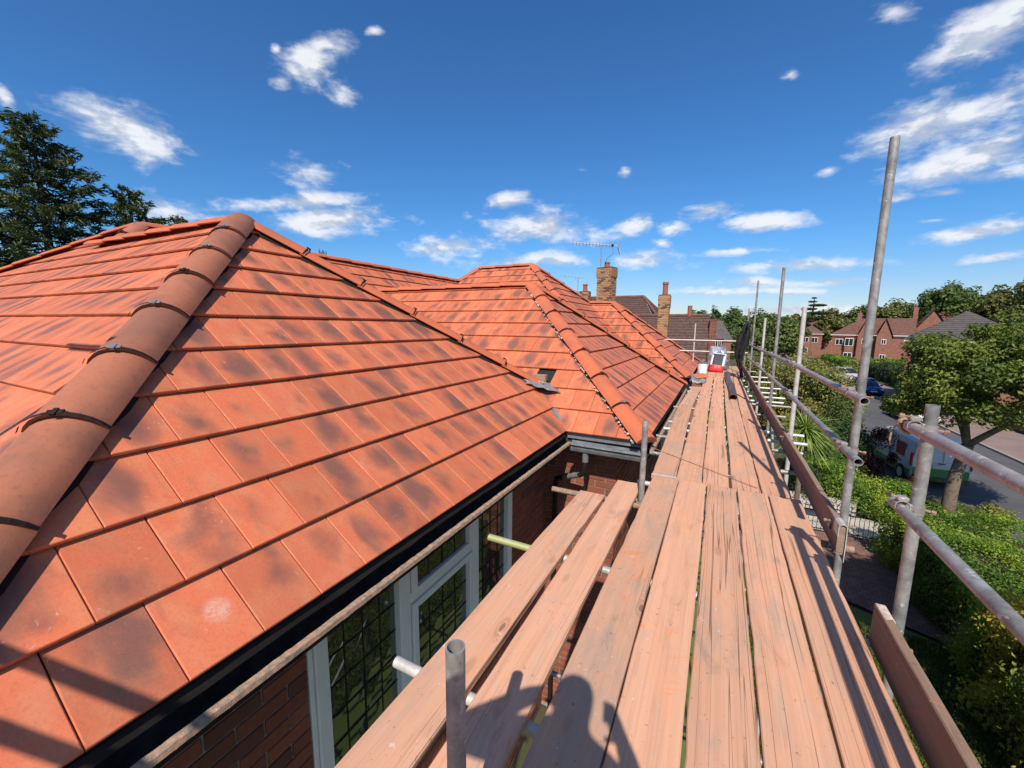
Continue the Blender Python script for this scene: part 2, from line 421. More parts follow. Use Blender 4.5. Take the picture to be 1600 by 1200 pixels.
def mat_wood(name, c1, c2, dust, grey):
    """sawn pine; the object's own colour sets how bright, how grey and how split each board is"""
    m, t, b = newmat(name)
    oc = t.n('ShaderNodeTexCoord').outputs['Object']; oi = t.n('ShaderNodeObjectInfo'); r = oi.outputs['Random']
    tone, greyness, splits = t.sep(oi.outputs['Color'])
    off = t.comb(t.math('MULTIPLY', r, 31.0), t.math('MULTIPLY', r, 57.0), t.math('MULTIPLY', r, 17.0))
    p = t.vm('ADD', oc, off)
    px, py, pz = t.sep(p)
    warp = t.noise(t.scale(p, (3.0, 0.55, 3.0)), 1.0, 2.0)
    xx = t.math('ADD', px, t.math('MULTIPLY', warp, 0.05))
    g1 = t.noise(t.comb(t.math('MULTIPLY', xx, 95.0), t.math('MULTIPLY', py, 1.6), t.math('MULTIPLY', pz, 70.0)), 1.0, 4.0, 0.65)
    g2 = t.noise(t.comb(t.math('MULTIPLY', xx, 24.0), t.math('MULTIPLY', py, 0.45), t.math('MULTIPLY', pz, 20.0)), 1.0, 3.0, 0.55)
    c = t.mix(t.ss(g2, 0.25, 0.75), c1, c2)
    c = t.mix(t.math('MULTIPLY', t.ss(g1, 0.47, 0.75), 0.32), c, tuple(x*0.55 for x in c2))
    d = t.noise(t.scale(p, (5.0, 1.5, 1.0)), 1.0, 5.0, 0.65, 0.8)
    c = t.mix(t.math('MULTIPLY', t.ss(d, 0.44, 0.70), 0.6), c, dust)
    gy = t.noise(t.scale(p, (7.0, 1.9, 1.0)), 1.2, 5.0, 0.68, 0.4)
    gk = t.ss(t.math('ADD', gy, t.math('MULTIPLY', t.math('SUBTRACT', greyness, 0.5), 0.34)), 0.46, 0.72)
    c = t.mix(t.math('MULTIPLY', gk, 0.72), c, grey)
    st = t.noise(t.scale(p, (4.0, 1.1, 1.0)), 1.7, 6.0, 0.7, 1.0)
    c = t.mix(t.math('MULTIPLY', t.ss(st, 0.54, 0.74), 0.40), c, (0.22, 0.135, 0.10))
    # shakes: thin dark splits that run with the grain
    k = t.noise(t.comb(t.math('MULTIPLY', xx, 30.0), t.math('MULTIPLY', py, 0.30), 3.0), 1.0, 1.5, 0.45)
    kk = t.math('ABSOLUTE', t.math('SUBTRACT', k, 0.5))
    km = t.math('ADD', t.noise(t.scale(p, (5.0, 0.6, 1.0)), 1.0, 2.0), t.math('MULTIPLY', t.math('SUBTRACT', splits, 0.56), 0.45))
    crack = t.math('MULTIPLY', t.ss(kk, 0.0, 0.013, 1.0, 0.0), t.ss(km, 0.46, 0.56))
    k2 = t.noise(t.comb(t.math('MULTIPLY', xx, 9.0), t.math('MULTIPLY', py, 0.12), 8.0), 1.0, 0.5, 0.4)
    crack = t.math('MAXIMUM', crack, t.math('MULTIPLY', t.ss(t.math('ABSOLUTE', t.math('SUBTRACT', k2, 0.5)), 0.0, 0.006, 1.0, 0.0), t.ss(km, 0.36, 0.48)))
    c = t.mix(t.math('MULTIPLY', crack, 0.68), c, (0.085, 0.045, 0.035))
    # knots with a ring
    vo = t.n('ShaderNodeTexVoronoi'); t.link(t.scale(p, (7.0, 2.4, 0.0)), vo.inputs['Vector']); vo.inputs['Scale'].default_value = 1.0
    vd = t.math('ADD', vo.outputs['Distance'], t.math('MULTIPLY', t.math('SUBTRACT', g1, 0.5), 0.06)); has = t.ss(t.sep(vo.outputs['Color'])[0], 0.62, 0.64)
    kn = t.math('MULTIPLY', t.ss(vd, 0.06, 0.10, 1.0, 0.0), has); rg = t.math('MULTIPLY', t.math('MULTIPLY', t.ss(vd, 0.09, 0.13), t.ss(vd, 0.14, 0.22, 1.0, 0.0)), has)
    c = t.mix(t.math('MULTIPLY', rg, 0.4), c, (0.34, 0.16, 0.09)); c = t.mix(t.math('MULTIPLY', kn, 0.75), c, (0.19, 0.09, 0.06))
    # orange tile scratches drawn across the grain at two slants, boot scuffs, flecks
    for ang, sc_, ph in ((0.35, 26.0, 0.0), (-0.9, 21.0, 7.0), (1.35, 30.0, 3.0)):
        ca, sa = math.cos(ang), math.sin(ang)
        u = t.math('ADD', t.math('MULTIPLY', px, ca), t.math('MULTIPLY', py, sa)); v = t.math('SUBTRACT', t.math('MULTIPLY', py, ca), t.math('MULTIPLY', px, sa))
        sn = t.noise(t.comb(t.math('MULTIPLY', u, 2.2), t.math('MULTIPLY', v, sc_), ph), 1.0, 1.0, 0.4)
        sm = t.noise(t.comb(t.math('MULTIPLY', u, 3.0), t.math('MULTIPLY', v, 3.2), ph+5.0), 1.0, 1.0)
        sk_ = t.math('MULTIPLY', t.ss(t.math('ABSOLUTE', t.math('SUBTRACT', sn, 0.5)), 0.0, 0.016, 1.0, 0.0), t.ss(sm, 0.60, 0.70))
        c = t.mix(t.math('MULTIPLY', sk_, 0.7), c, (0.70, 0.23, 0.08))
    sp = t.noise(p, 40.0, 3.0, 0.6)
    c = t.mix(t.math('MULTIPLY', t.ss(sp, 0.66, 0.72), 0.55), c, (0.17, 0.08, 0.055))
    sp2 = t.noise(t.vm('ADD', p, (3.0, 1.0, 0.0)), 26.0, 3.0, 0.6)
    c = t.mix(t.math('MULTIPLY', t.ss(sp2, 0.69, 0.73), 0.5), c, (0.72, 0.62, 0.54))
    c = t.vm('MULTIPLY', c, t.comb(tone, tone, tone))
    t.link(c, b.inputs['Base Color']); setb(b, Roughness=0.85); b.inputs['Specular IOR Level'].default_value = 0.15
    bump(t, b, t.math('SUBTRACT', t.math('ADD', g1, t.math('MULTIPLY', g2, 0.6)), t.math('MULTIPLY', crack, 2.0)), 0.55, 0.005)
    return m

def mat_galv(name, c1=(0.36, 0.355, 0.34), c2=(0.17, 0.165, 0.155), rust=0.3):
    m, t, b = newmat(name)
    oc = t.n('ShaderNodeTexCoord').outputs['Object']; r = t.n('ShaderNodeObjectInfo').outputs['Random']
    p = t.vm('ADD', oc, t.comb(t.math('MULTIPLY', r, 20.0), 0.0, t.math('MULTIPLY', r, 9.0)))
    n = t.noise(p, 9.0, 5.0, 0.65, 0.5); n2 = t.noise(p, 60.0, 4.0, 0.65); n3 = t.noise(p, 4.0, 5.0, 0.7, 0.8)
    c = t.mix(t.ss(n, 0.3, 0.7), c1, c2)
    c = t.mix(t.math('MULTIPLY', t.ss(n2, 0.5, 0.8), 0.5), c, tuple(x*0.55 for x in c2))
    c = t.mix(t.math('MULTIPLY', t.ss(n3, 0.56, 0.72), rust), c, (0.30, 0.14, 0.08))
    sp = t.noise(p, 27.0, 3.0, 0.6)
    c = t.mix(t.ss(sp, 0.63, 0.70, 0.0, 0.7), c, (0.60, 0.57, 0.52))
    rs = t.noise(t.scale(p, (1.0, 1.0, 1.0)), 16.0, 4.0, 0.7, 1.0)
    c = t.mix(t.ss(rs, 0.62, 0.72, 0.0, rust*1.6), c, (0.20, 0.085, 0.05))
    dk = t.noise(p, 6.0, 6.0, 0.75, 0.4)
    c = t.mix(t.ss(dk, 0.5, 0.75, 0.0, 0.5), c, (0.12, 0.115, 0.11))
    t.link(c, b.inputs['Base Color']); setb(b, Metallic=0.25); b.inputs['Specular IOR Level'].default_value = 0.5
    t.link(t.math('ADD', 0.36, t.math('MULTIPLY', n2, 0.3)), b.inputs['Roughness'])
    bump(t, b, n2, 0.12, 0.002)
    return m

def mat_brick(name, c1, c2, c3):
    m, t, b = newmat(name)
    oc = t.n('ShaderNodeTexCoord').outputs['Object']; r0 = t.n('ShaderNodeObjectInfo').outputs['Random']
    at = t.n('ShaderNodeAttribute'); at.attribute_name = 'tv'
    r = t.math('FRACT', t.math('ADD', r0, at.outputs['Fac']))
    p = t.vm('ADD', oc, t.comb(t.math('MULTIPLY', r, 33.0), 0.0, 0.0))
    n = t.noise(p, 30.0, 5.0, 0.65); n2 = t.noise(p, 140.0, 2.0)
    c = t.mix(t.ss(r, 0.15, 0.6), c1, c2); c = t.mix(t.ss(t.math('FRACT', t.math('MULTIPLY', r, 9.7)), 0.72, 0.9), c, c3)
    c = t.mix(t.math('MULTIPLY', t.ss(n, 0.4, 0.75), 0.45), c, tuple(x*0.5 for x in c2))
    t.link(c, b.inputs['Base Color']); setb(b, Roughness=0.9); b.inputs['Specular IOR Level'].default_value = 0.15
    bump(t, b, t.math('ADD', n, n2), 0.35, 0.004)
    return m

def mat_leaf(name, cols, trans=0.35, rough=0.5):
    m, t, b = newmat(name)
    at = t.n('ShaderNodeAttribute'); at.attribute_name = 'cv'
    cr = t.n('ShaderNodeValToRGB'); t.link(at.outputs['Fac'], cr.inputs[0])
    el = cr.color_ramp.elements
    while len(el) < len(cols): el.new(0.5)
    for i, c in enumerate(cols): el[i].position = i/(len(cols)-1); el[i].color = (*c, 1)
    t.link(cr.outputs[0], b.inputs['Base Color']); setb(b, Roughness=rough); b.inputs['Specular IOR Level'].default_value = 0.35
    tr = t.n('ShaderNodeBsdfTranslucent'); hs = t.n('ShaderNodeHueSaturation'); t.link(cr.outputs[0], hs.inputs['Color'])
    hs.inputs['Value'].default_value = 1.25; hs.inputs['Saturation'].default_value = 1.1; t.link(hs.outputs[0], tr.inputs[0])
    mx = t.n('ShaderNodeMixShader'); mx.inputs[0].default_value = trans
    t.link(b.outputs[0], mx.inputs[1]); t.link(tr.outputs[0], mx.inputs[2])
    t.link(mx.outputs[0], t.nt.nodes['Material Output'].inputs[0])
    return m

TILE = mat_tile('terracotta_tile')
TILE_OLD = simple('old_brown_tile', (0.115, 0.062, 0.048), 0.85, col2=(0.06, 0.037, 0.032), scale=6)
TILE_RED_FAR = simple('old_red_tile', (0.185, 0.085, 0.06), 0.85, col2=(0.11, 0.056, 0.044), scale=3)
TILE_GREY_FAR = simple('old_grey_tile', (0.11, 0.09, 0.082), 0.85, col2=(0.07, 0.06, 0.056), scale=3)
RIDGE_BROWN = mat_ridge('brown_ridge_clay', (0.37, 0.132, 0.074), (0.235, 0.100, 0.066), (0.11, 0.065, 0.05))  # browner mix of the ridge clay than the orange one
RIDGE_NEW = mat_ridge('orange_ridge_clay', (0.52, 0.135, 0.062), (0.40, 0.12, 0.065), (0.16, 0.08, 0.06))
WOOD = mat_wood('scaffold_board_pine', (0.68, 0.376, 0.240), (0.59, 0.318, 0.200), (0.69, 0.318, 0.176), (0.43, 0.312, 0.238))
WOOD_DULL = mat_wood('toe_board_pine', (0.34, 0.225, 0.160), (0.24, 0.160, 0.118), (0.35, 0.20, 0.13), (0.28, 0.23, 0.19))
GALV = mat_galv('galvanised_tube')
GALV_PALE = mat_galv('pale_tube', (0.62, 0.60, 0.55), (0.47, 0.45, 0.41), 0.08)
GALV_RUST = mat_galv('pinkish_tube', (0.40, 0.36, 0.34), (0.27, 0.22, 0.20), 0.6)
def half_painted():
    m = mat_galv('tube_with_yellow_end', (0.55, 0.54, 0.50), (0.36, 0.35, 0.32), .1); t = NT(m.node_tree); b = t.nt.nodes['Principled BSDF']
    oc = t.n('ShaderNodeTexCoord').outputs['Object']; x = t.sep(oc)[0]; n = t.noise(oc, 14.0, 4.0)
    k = t.math('MULTIPLY', t.ss(x, -1.0, -0.95, 1.0, 0.0), t.ss(n, .3, .5, .45, 1.0))
    t.link(t.mix(k, b.inputs['Base Color'].links[0].from_socket, (.38, .39, .17)), b.inputs['Base Color'])
    return m
RUSTM = simple('rusty_fitting', (0.22, 0.10, 0.055), 0.8, col2=(0.34, 0.25, 0.19), scale=40, bmp=0.3)
BLACKP = simple('black_plastic', (0.022, 0.018, 0.016), 0.8, var=0.3, spec=0.12)
BLACKGUT = simple('black_gutter_paint', (0.013, 0.012, 0.012), 0.85, col2=(0.035, 0.032, 0.03), scale=12, spec=0.1)
GREYP = simple('grey_plastic', (0.20, 0.205, 0.215), 0.45, col2=(0.13, 0.13, 0.14), scale=7)
LEAD = simple('lead_sheet', (0.22, 0.23, 0.25), 0.45, col2=(0.34, 0.34, 0.35), scale=14, metal=0.3, bmp=0.2)
LIPM = simple('mossy_gutter_rim', (0.47, 0.265, 0.165), 0.95, col2=(0.20, 0.17, 0.13), scale=34, bmp=0.9)
MORTAR = simple('mortar', (0.33, 0.29, 0.255), 0.95, col2=(0.24, 0.21, 0.19), scale=20, bmp=0.3)
MORTAR_W = simple('white_mortar', (0.66, 0.63, 0.60), 0.9, col2=(0.25, 0.22, 0.21), scale=30)
BRICK = mat_brick('red_brick', (0.30, 0.095, 0.055), (0.24, 0.08, 0.05), (0.15, 0.06, 0.045))
BRICK_Y = mat_brick('buff_brick', (0.50, 0.26, 0.115), (0.40, 0.21, 0.10), (0.12, 0.075, 0.055))
BRICK_FAR = simple('far_red_brick', (0.29, 0.125, 0.085), 0.9, col2=(0.20, 0.09, 0.062), scale=2.5)
FRAME = simple('white_window_frame', (0.84, 0.80, 0.75), 0.35, var=0.06, spec=0.5, bmp=0)
WHITE = simple('white_paint', (0.78, 0.78, 0.77), 0.5, var=0.08)
DARK = simple('dark_underlay', (0.02, 0.018, 0.018), 0.9)
CAME = simple('lead_came', (0.02, 0.021, 0.022), 0.5, metal=0.2)
CLAYPOT = simple('clay_pot', (0.36, 0.11, 0.06), 0.85, col2=(0.24, 0.08, 0.05), scale=9)
ROPEM = simple('tan_rope', (0.55, 0.37, 0.20), 0.95, col2=(0.36, 0.23, 0.12), scale=90, bmp=0.8)
SOILED = simple('soffit_timber', (0.05, 0.04, 0.035), 0.8)

TUBE_YEL = half_painted()
def mat_glass(name):
    m, t, b = newmat(name)
    setb(b, Roughness=0.02, Base_Color=(0.022, 0.025, 0.02, 1)); b.inputs['Specular IOR Level'].default_value = 1.0; b.inputs['IOR'].default_value = 1.75
    oc = t.n('ShaderNodeTexCoord').outputs['Object']
    bump(t, b, t.noise(oc, 3.0, 1.0), 0.03, 0.02)
    return m
GLASS = mat_glass('window_glass')
def paint(name, col, rough=0.25):
    m, t, b = newmat(name); setb(b, Base_Color=(*col, 1), Roughness=rough); b.inputs['Coat Weight'].default_value = 0.2
    oc = t.n('ShaderNodeTexCoord').outputs['Object']; n = t.noise(oc, 5.0, 4.0)
    t.link(t.mix(t.ss(n, 0.3, 0.75), col, tuple(c*0.86 for c in col)), b.inputs['Base Color'])
    return m
RUBBER = simple('tyre_rubber', (0.018, 0.018, 0.018), 0.8)

# ------------------------------------------------------------------ constants of the place
GZ = -4.8
PT = math.tan(math.radians(38)); PC = math.cos(math.radians(38)); PS = math.sin(math.radians(38))
def edge_area(P):
    """how large a point shows from the place's viewpoint: used only to pick which tiles get an object of their own"""
    q = Vector(P) - Vector((0, 0, CAMZ)); d = q.dot(FW)
    if d < 0.25: return None
    x, y = q.dot(RT)/d, q.dot(DN)/d
    if abs(x) > 1.36 or abs(y) > 1.05: return None
    return q, d

# ================================================================== GROUND AND ROAD
def quad(name, pts, m, kind=True, sub=0):
    mb = MB(); mb.add(pts, [tuple(range(len(pts)))]); o = mb.build(name, m)
    if kind: struct(o)
    return o
GRASSM = simple('lawn', (0.085, 0.125, 0.028), 0.95, col2=(0.13, 0.15, 0.04), scale=1.2, bmp=0.5)
SOIL = simple('garden_earth', (0.075, 0.062, 0.035), 0.95, col2=(0.05, 0.06, 0.025), scale=0.6, bmp=0.4)
ASPH = simple('asphalt', (0.098, 0.094, 0.094), 0.9, col2=(0.072, 0.070, 0.072), scale=0.9, bmp=0.35)
PAVE = simple('pinkish_pavement', (0.25, 0.175, 0.15), 0.9, col2=(0.20, 0.145, 0.125), scale=0.8, bmp=0.3)
DRIVE = simple('brick_paved_drive', (0.25, 0.135, 0.105), 0.9, col2=(0.18, 0.10, 0.082), scale=3.0, bmp=0.5)
def paving(m):
    t = NT(m.node_tree); b = t.nt.nodes['Principled BSDF']; oc = t.n('ShaderNodeTexCoord').outputs['Object']
    bt = t.n('ShaderNodeTexBrick'); t.link(oc, bt.inputs['Vector']); bt.inputs['Scale'].default_value = 1.0; bt.inputs['Brick Width'].default_value = .21; bt.inputs['Row Height'].default_value = .105; bt.inputs['Mortar Size'].default_value = .006
    bt.inputs['Color1'].default_value = (1.1, 1.1, 1.1, 1); bt.inputs['Color2'].default_value = (.78, .78, .82, 1); bt.inputs['Mortar'].default_value = (.35, .35, .35, 1)
    t.link(t.mix(1.0, b.inputs['Base Color'].links[0].from_socket, bt.outputs['Color'], 'MULTIPLY'), b.inputs['Base Color'])
paving(DRIVE)
CONC = simple('pale_concrete', (0.50, 0.46, 0.41), 0.9, col2=(0.40, 0.37, 0.33), scale=2.0, bmp=0.3)
KERBM = simple('kerb_stone', (0.36, 0.32, 0.28), 0.9, scale=5.0)
quad('ground', [(-700, -300, GZ-0.06), (900, -300, GZ-0.06), (900, 1500, GZ-0.06), (-700, 1500, GZ-0.06)], SOIL)
quad('lawn', [(-1.9, -4, GZ), (4.5, -4, GZ), (4.5, 10.4, GZ), (-1.9, 13.2, GZ)], GRASSM)
quad('driveway', [(-0.9, 13.2, GZ+.004), (4.9, 10.3, GZ+.004), (4.9, 14.9, GZ+.004), (-0.9, 14.9, GZ+.004)], DRIVE)
quad('path', [(0.2, 14.95, GZ+.008), (8.0, 14.95, GZ+.008), (8.0, 16.6, GZ+.008), (0.2, 16.6, GZ+.008)], CONC)
quad('road', [(8.25, -40, GZ-.02), (13.2, -40, GZ-.02), (13.2, 150, GZ-.02), (8.25, 150, GZ-.02)], ASPH)
quad('crossover', [(6.0, 19.8, GZ-.01), (8.35, 19.8, GZ-.01), (8.35, 31, GZ-.01), (6.0, 31, GZ-.01)], ASPH)
quad('pavement', [(13.32, -40, GZ+.08), (16.6, -40, GZ+.08), (16.6, 150, GZ+.08), (13.32, 150, GZ+.08)], PAVE)
quad('forecourt', [(16.6, 27.5, GZ+.085), (22.5, 27.5, GZ+.085), (22.5, 33.5, GZ+.085), (16.6, 33.5, GZ+.085)], simple('sandy_paving', (0.38, 0.24, 0.15), 0.9, scale=1.5))
mb = MB()
for i in range(110):
    y = 10+i*0.92; mb.bbox(13.2, 13.32, y, y+0.905, GZ-.1, GZ+.085, 0.012)
struct(mb.build('kerb', KERBM))
quad('verge', [(6.8, -4, GZ+.03), (8.25, -4, GZ+.03), (8.25, 19.8, GZ+.03), (6.8, 19.8, GZ+.03)], GRASSM)

# ================================================================== THE HOUSE BEING RE-ROOFED
house = thing('brick_house', 'brick house with newly laid orange tiled hip roofs, leaded window and black gutter', 'house', (0, 0, GZ))
def inh(o):                       # keep world coordinates under the house's empty
    o.location = (0, 0, -GZ); return o
XE1, YS1, YN1 = -1.806, -0.36, 6.33
HW1 = (YN1-YS1)/2
R1 = (XE1-HW1, YS1+HW1)           # apex of the near wing
V1 = (XE1-0.605, 5.725)
MX, MY = -9.05, 3.565             # main ridge start
J1 = (MX+(MY-R1[1]), R1[1])
XEM = MX+(MY-YS1)
A2 = (-3.67, 8.05); XE2, YS2 = -0.75, 5.13
P2J = (-8.04, 8.05)
def zf(kind, ref):
    return {'x+': lambda x, y: (ref-x)*PT, 'y-': lambda x, y: (y-ref)*PT, 'y+': lambda x, y: (ref-y)*PT}[kind]
FACES = [
 # name, kind, ref, plan polygon
 ('x+', XE1, [(XE1, YS1), (XE1, 5.12), V1, R1]),
 ('y-', YS1, [(XE1, YS1), R1, J1, (MX, MY), (-12.6, 2.55), (-14.6, 1.95), (-14.6, YS1)]),
 ('x+', XEM, [(MX, MY), J1, (-5.725, 5.73), P2J, (-6.03, 10.06), (MX, 13.07)]),
 ('y+', YN1, [J1, R1, V1, (-5.725, 5.73)]),
 ('y-', YS2, [(XE1, 5.13), (XE2, YS2), A2, P2J, (-5.725, 5.73), (-2.41, 5.73)]),
 ('x+', XE2, [(XE2, YS2), (XE2, 10.97), A2]),
 ('y+', 10.97, [A2, (XE2, 10.97), (-1.65, 10.97), (-2.56, 10.06), (-6.03, 10.06), P2J]),
 ('y-', 9.15, [(-2.56, 10.06), (-6.25, 13.75), (-8.5, 13.75), (MX, 13.07), (-6.03, 10.06)]),
 ('x+', -1.65, [(-1.65, 10.97), (-1.65, 12.5), (-4.6, 15.45), (-6.25, 13.75), (-2.56, 10.06)]),
 ('y-', 12.5, [(-1.65, 12.5), (-0.70, 12.5), (-3.65, 15.45), (-4.6, 15.45)]),
 ('x+', -0.70, [(-0.70, 12.5), (-0.70, 18.4), (-3.65, 15.45)]),
 ('y+', 18.35, [(-6.25, 13.75), (-8.5, 13.75), (-13.1, 18.35), (-1.65, 18.35), (-4.6, 15.45)]),
 ('y+', 18.4, [(-3.65, 15.45), (-4.6, 15.45), (-1.65, 18.4), (-0.70, 18.4)]),
]
def signed(poly): return sum(poly[i][0]*poly[(i+1) % len(poly)][1]-poly[(i+1) % len(poly)][0]*poly[i][1] for i in range(len(poly)))/2
# the boarded roof under the tiles
mb = MB()
for kind, ref, poly in FACES:
    if signed(poly) < 0: poly = poly[::-1]
    z = zf(kind, ref); mb.add([(x, y, z(x, y)-0.012) for x, y in poly], [tuple(range(len(poly)))])
mb.add([(MX, MY, 3.06), (MX, 13.07, 3.06), (-13.1, 18.3, 0), (-14.6, 1.95, 0), (-12.6, 2.55, 2.2)], [(0, 4, 3, 2, 1)])
roof = mb.build('roof', DARK, house); inh(roof); roof['label'] = 'new orange interlocking clay tile roof'

def clip_poly(poly, u0, u1, s0, s1):
    for ax, val, keep in ((0, u0, 1), (0, u1, -1), (1, s0, 1), (1, s1, -1)):
        out = []
        for i in range(len(poly)):
            a, b = poly[i], poly[(i+1) % len(poly)]
            da, db = (a[ax]-val)*keep, (b[ax]-val)*keep
            if da >= 0: out.append(a)
            if (da > 0 and db < 0) or (da < 0 and db > 0):
                k = da/(da-db); out.append((a[0]+(b[0]-a[0])*k, a[1]+(b[1]-a[1])*k))
        poly = out
        if len(poly) < 3: return []
    res = []
    for p in poly:
        if not res or math.hypot(p[0]-res[-1][0], p[1]-res[-1][1]) > 1e-4: res.append(p)
    if len(res) > 1 and math.hypot(res[0][0]-res[-1][0], res[0][1]-res[-1][1]) < 1e-4: res.pop()
    return res if len(res) >= 3 else []
TW, TG, TT = 0.300, 0.400, 0.024
def tile_geo(poly, bev=0.004):
    """tile slab in its own frame: x along the eave, y up the slope; the tail rides on the course below"""
    if signed(poly) < 0: poly = poly[::-1]
    n = len(poly)
    inset = []
    for i in range(n):
        p0, p1, p2 = Vector(poly[i-1]), Vector(poly[i]), Vector(poly[(i+1) % n])
        e1, e2 = (p1-p0), (p2-p1)
        if e1.length < 1e-6 or e2.length < 1e-6: return None
        e1.normalize(); e2.normalize()
        nn = Vector((-e1.y-e2.y, e1.x+e2.x))
        if nn.length < 0.15: inset.append(p1); continue
        nn.normalize(); c = max(0.45, nn.dot(Vector((-e1.y, e1.x))))
        inset.append(p1+nn*(bev/c))
    h = lambda s: 0.054 - 0.034*s/TG
    top = [(p.x, p.y, h(p.y)) for p in inset]; rim = [(p[0], p[1], h(p[1])-bev) for p in poly]; bot = [(p[0], p[1], h(p[1])-TT) for p in poly]
    vs = top+rim+bot; fs = [tuple(range(n))]
    for i in range(n):
        j = (i+1) % n
        fs += [(n+i, n+j, j, i), (2*n+i, 2*n+j, n+j, n+i)]
    uv = [(v[0]/TW, v[1]/TG) for v in vs]
    return vs, fs, uv
def chalky(src):
    m = src.copy(); m.name = 'chalky_tile'; t = NT(m.node_tree); b = t.nt.nodes['Principled BSDF']
    uv = t.n('ShaderNodeUVMap').outputs[0]; u, v, _ = t.sep(uv); old = b.inputs['Base Color'].links[0].from_socket
    du = t.math('MULTIPLY', t.math('SUBTRACT', u, 0.66), 4.2); dv = t.math('MULTIPLY', t.math('SUBTRACT', v, 0.52), 5.2)
    d = t.math('SQRT', t.math('ADD', t.math('MULTIPLY', du, du), t.math('MULTIPLY', dv, dv)))
    n = t.noise(t.scale(uv, (9, 26, 1)), 1.0, 5.0, 0.7, 1.2)
    k = t.math('MULTIPLY', t.ss(t.math('ADD', d, t.math('MULTIPLY', t.math('SUBTRACT', n, .5), 1.2)), .55, 1.0, 1.0, 0.0), t.ss(n, .35, .6))
    t.link(t.mix(t.math('MULTIPLY', k, .6), old, (.62, .42, .34)), b.inputs['Base Color'])
    return m
TILE_CHALK = chalky(TILE)
FULL = clip_poly([(0, 0), (TW, 0), (TW, TG+.045), (0, TG+.045)], 0.0018, TW-0.0018, 0, TG+.045)
fg = tile_geo(FULL); mb = MB(); mb.add(*fg[:2], 0, fg[2]); full_mesh = mb.mesh('tile', TILE)
cands = []; field = MB()
for fi, (kind, ref, poly) in enumerate(FACES):
    # frame of the slope
    if kind == 'x+': O = Vector((ref, 0, 0)); U = Vector((0, 1, 0)); S = Vector((-PC, 0, PS)); to = lambda x, y: (y, (ref-x)/PC)
    elif kind == 'y-': O = Vector((0, ref, 0)); U = Vector((1, 0, 0)); S = Vector((0, PC, PS)); to = lambda x, y: (x, (y-ref)/PC)
    else: O = Vector((0, ref, 0)); U = Vector((-1, 0, 0)); S = Vector((0, -PC, PS)); to = lambda x, y: (-x, (ref-y)/PC)
    N = U.cross(S)
    P = [to(*p) for p in poly]
    if signed(P) < 0: P = P[::-1]
    u_off = {0: 1.584, 4: -1.40}.get(fi, 0.07*fi)
    umin, umax = min(p[0] for p in P), max(p[0] for p in P); smax = max(p[1] for p in P)
    # the small unfinished hole at the valley head on the second wing
    row = 0
    while row*TG < smax:
        s0 = row*TG; ph = u_off + (0.5*TW if row % 2 else 0.0)
        k0 = math.floor((umin-ph)/TW); k1 = math.ceil((umax-ph)/TW)
        for k in range(k0, k1):
            u0 = ph+k*TW
            q = clip_poly(P, u0+0.0018, u0+TW-0.0018, s0, s0+TG+0.045)
            if not q or abs(signed(q)) < 0.0012: continue
            c = O+U*(u0+TW/2)+S*(s0+TG/2)
            if fi == 4 and -2.62 < c.x < -2.32 and row in (1, 2): continue
            q = [(p[0]-u0, p[1]-s0) for p in q]
            fullt = abs(signed(q)) > (TW-.0036)*(TG+.045)*0.999
            e = edge_area(c); area = 0
            if e is not None:
                d, dep = e; area = abs(signed(q))*abs(N.dot(-d.normalized()))/dep**2 if N.dot(-d) > 0 else 0
            cands.append((area, fi, O+U*u0+S*s0, U, S, N, q, fullt))
        row += 1
cands.sort(key=lambda c: -c[0])
nt_ = 0
for area, fi, o, U, S, N, q, fullt in cands:
    jit = RNG.uniform(-.0012, .0012); rot = RNG.gauss(0, 0.0022); tilt = RNG.gauss(0, 0.0025)
    Mx = Matrix(((U.x, S.x, N.x, o.x+N.x*jit), (U.y, S.y, N.y, o.y+N.y*jit), (U.z, S.z, N.z, o.z+N.z*jit), (0, 0, 0, 1)))
    if fullt: Mx = Mx @ Matrix.Rotation(rot, 4, 'Z') @ Matrix.Rotation(tilt, 4, 'Y')
    g = fg if fullt else tile_geo(q)
    if g is None: continue
    if nt_ < 299 and area > 0:
        if fullt and fi == 0 and abs(o.z) < .01 and abs(o.y+TW/2-0.834) < .01:
            mb = MB(); mb.add(g[0], g[1], 0, g[2]); me = mb.mesh('tile', TILE_CHALK)   # the tile with a pale rubbed patch
        elif fullt: me = full_mesh
        else:
            mb = MB(); mb.add(g[0], g[1], 0, g[2]); me = mb.mesh('tile', TILE)
        ob = bpy.data.objects.new('tile', me); link(ob, roof); ob.matrix_local = Mx; nt_ += 1
    else:
        field.add([Mx @ Vector(v) for v in g[0]], g[1], 0, g[2], RNG.random()+0.001)
stuff(field.build('tile_field', TILE, roof))

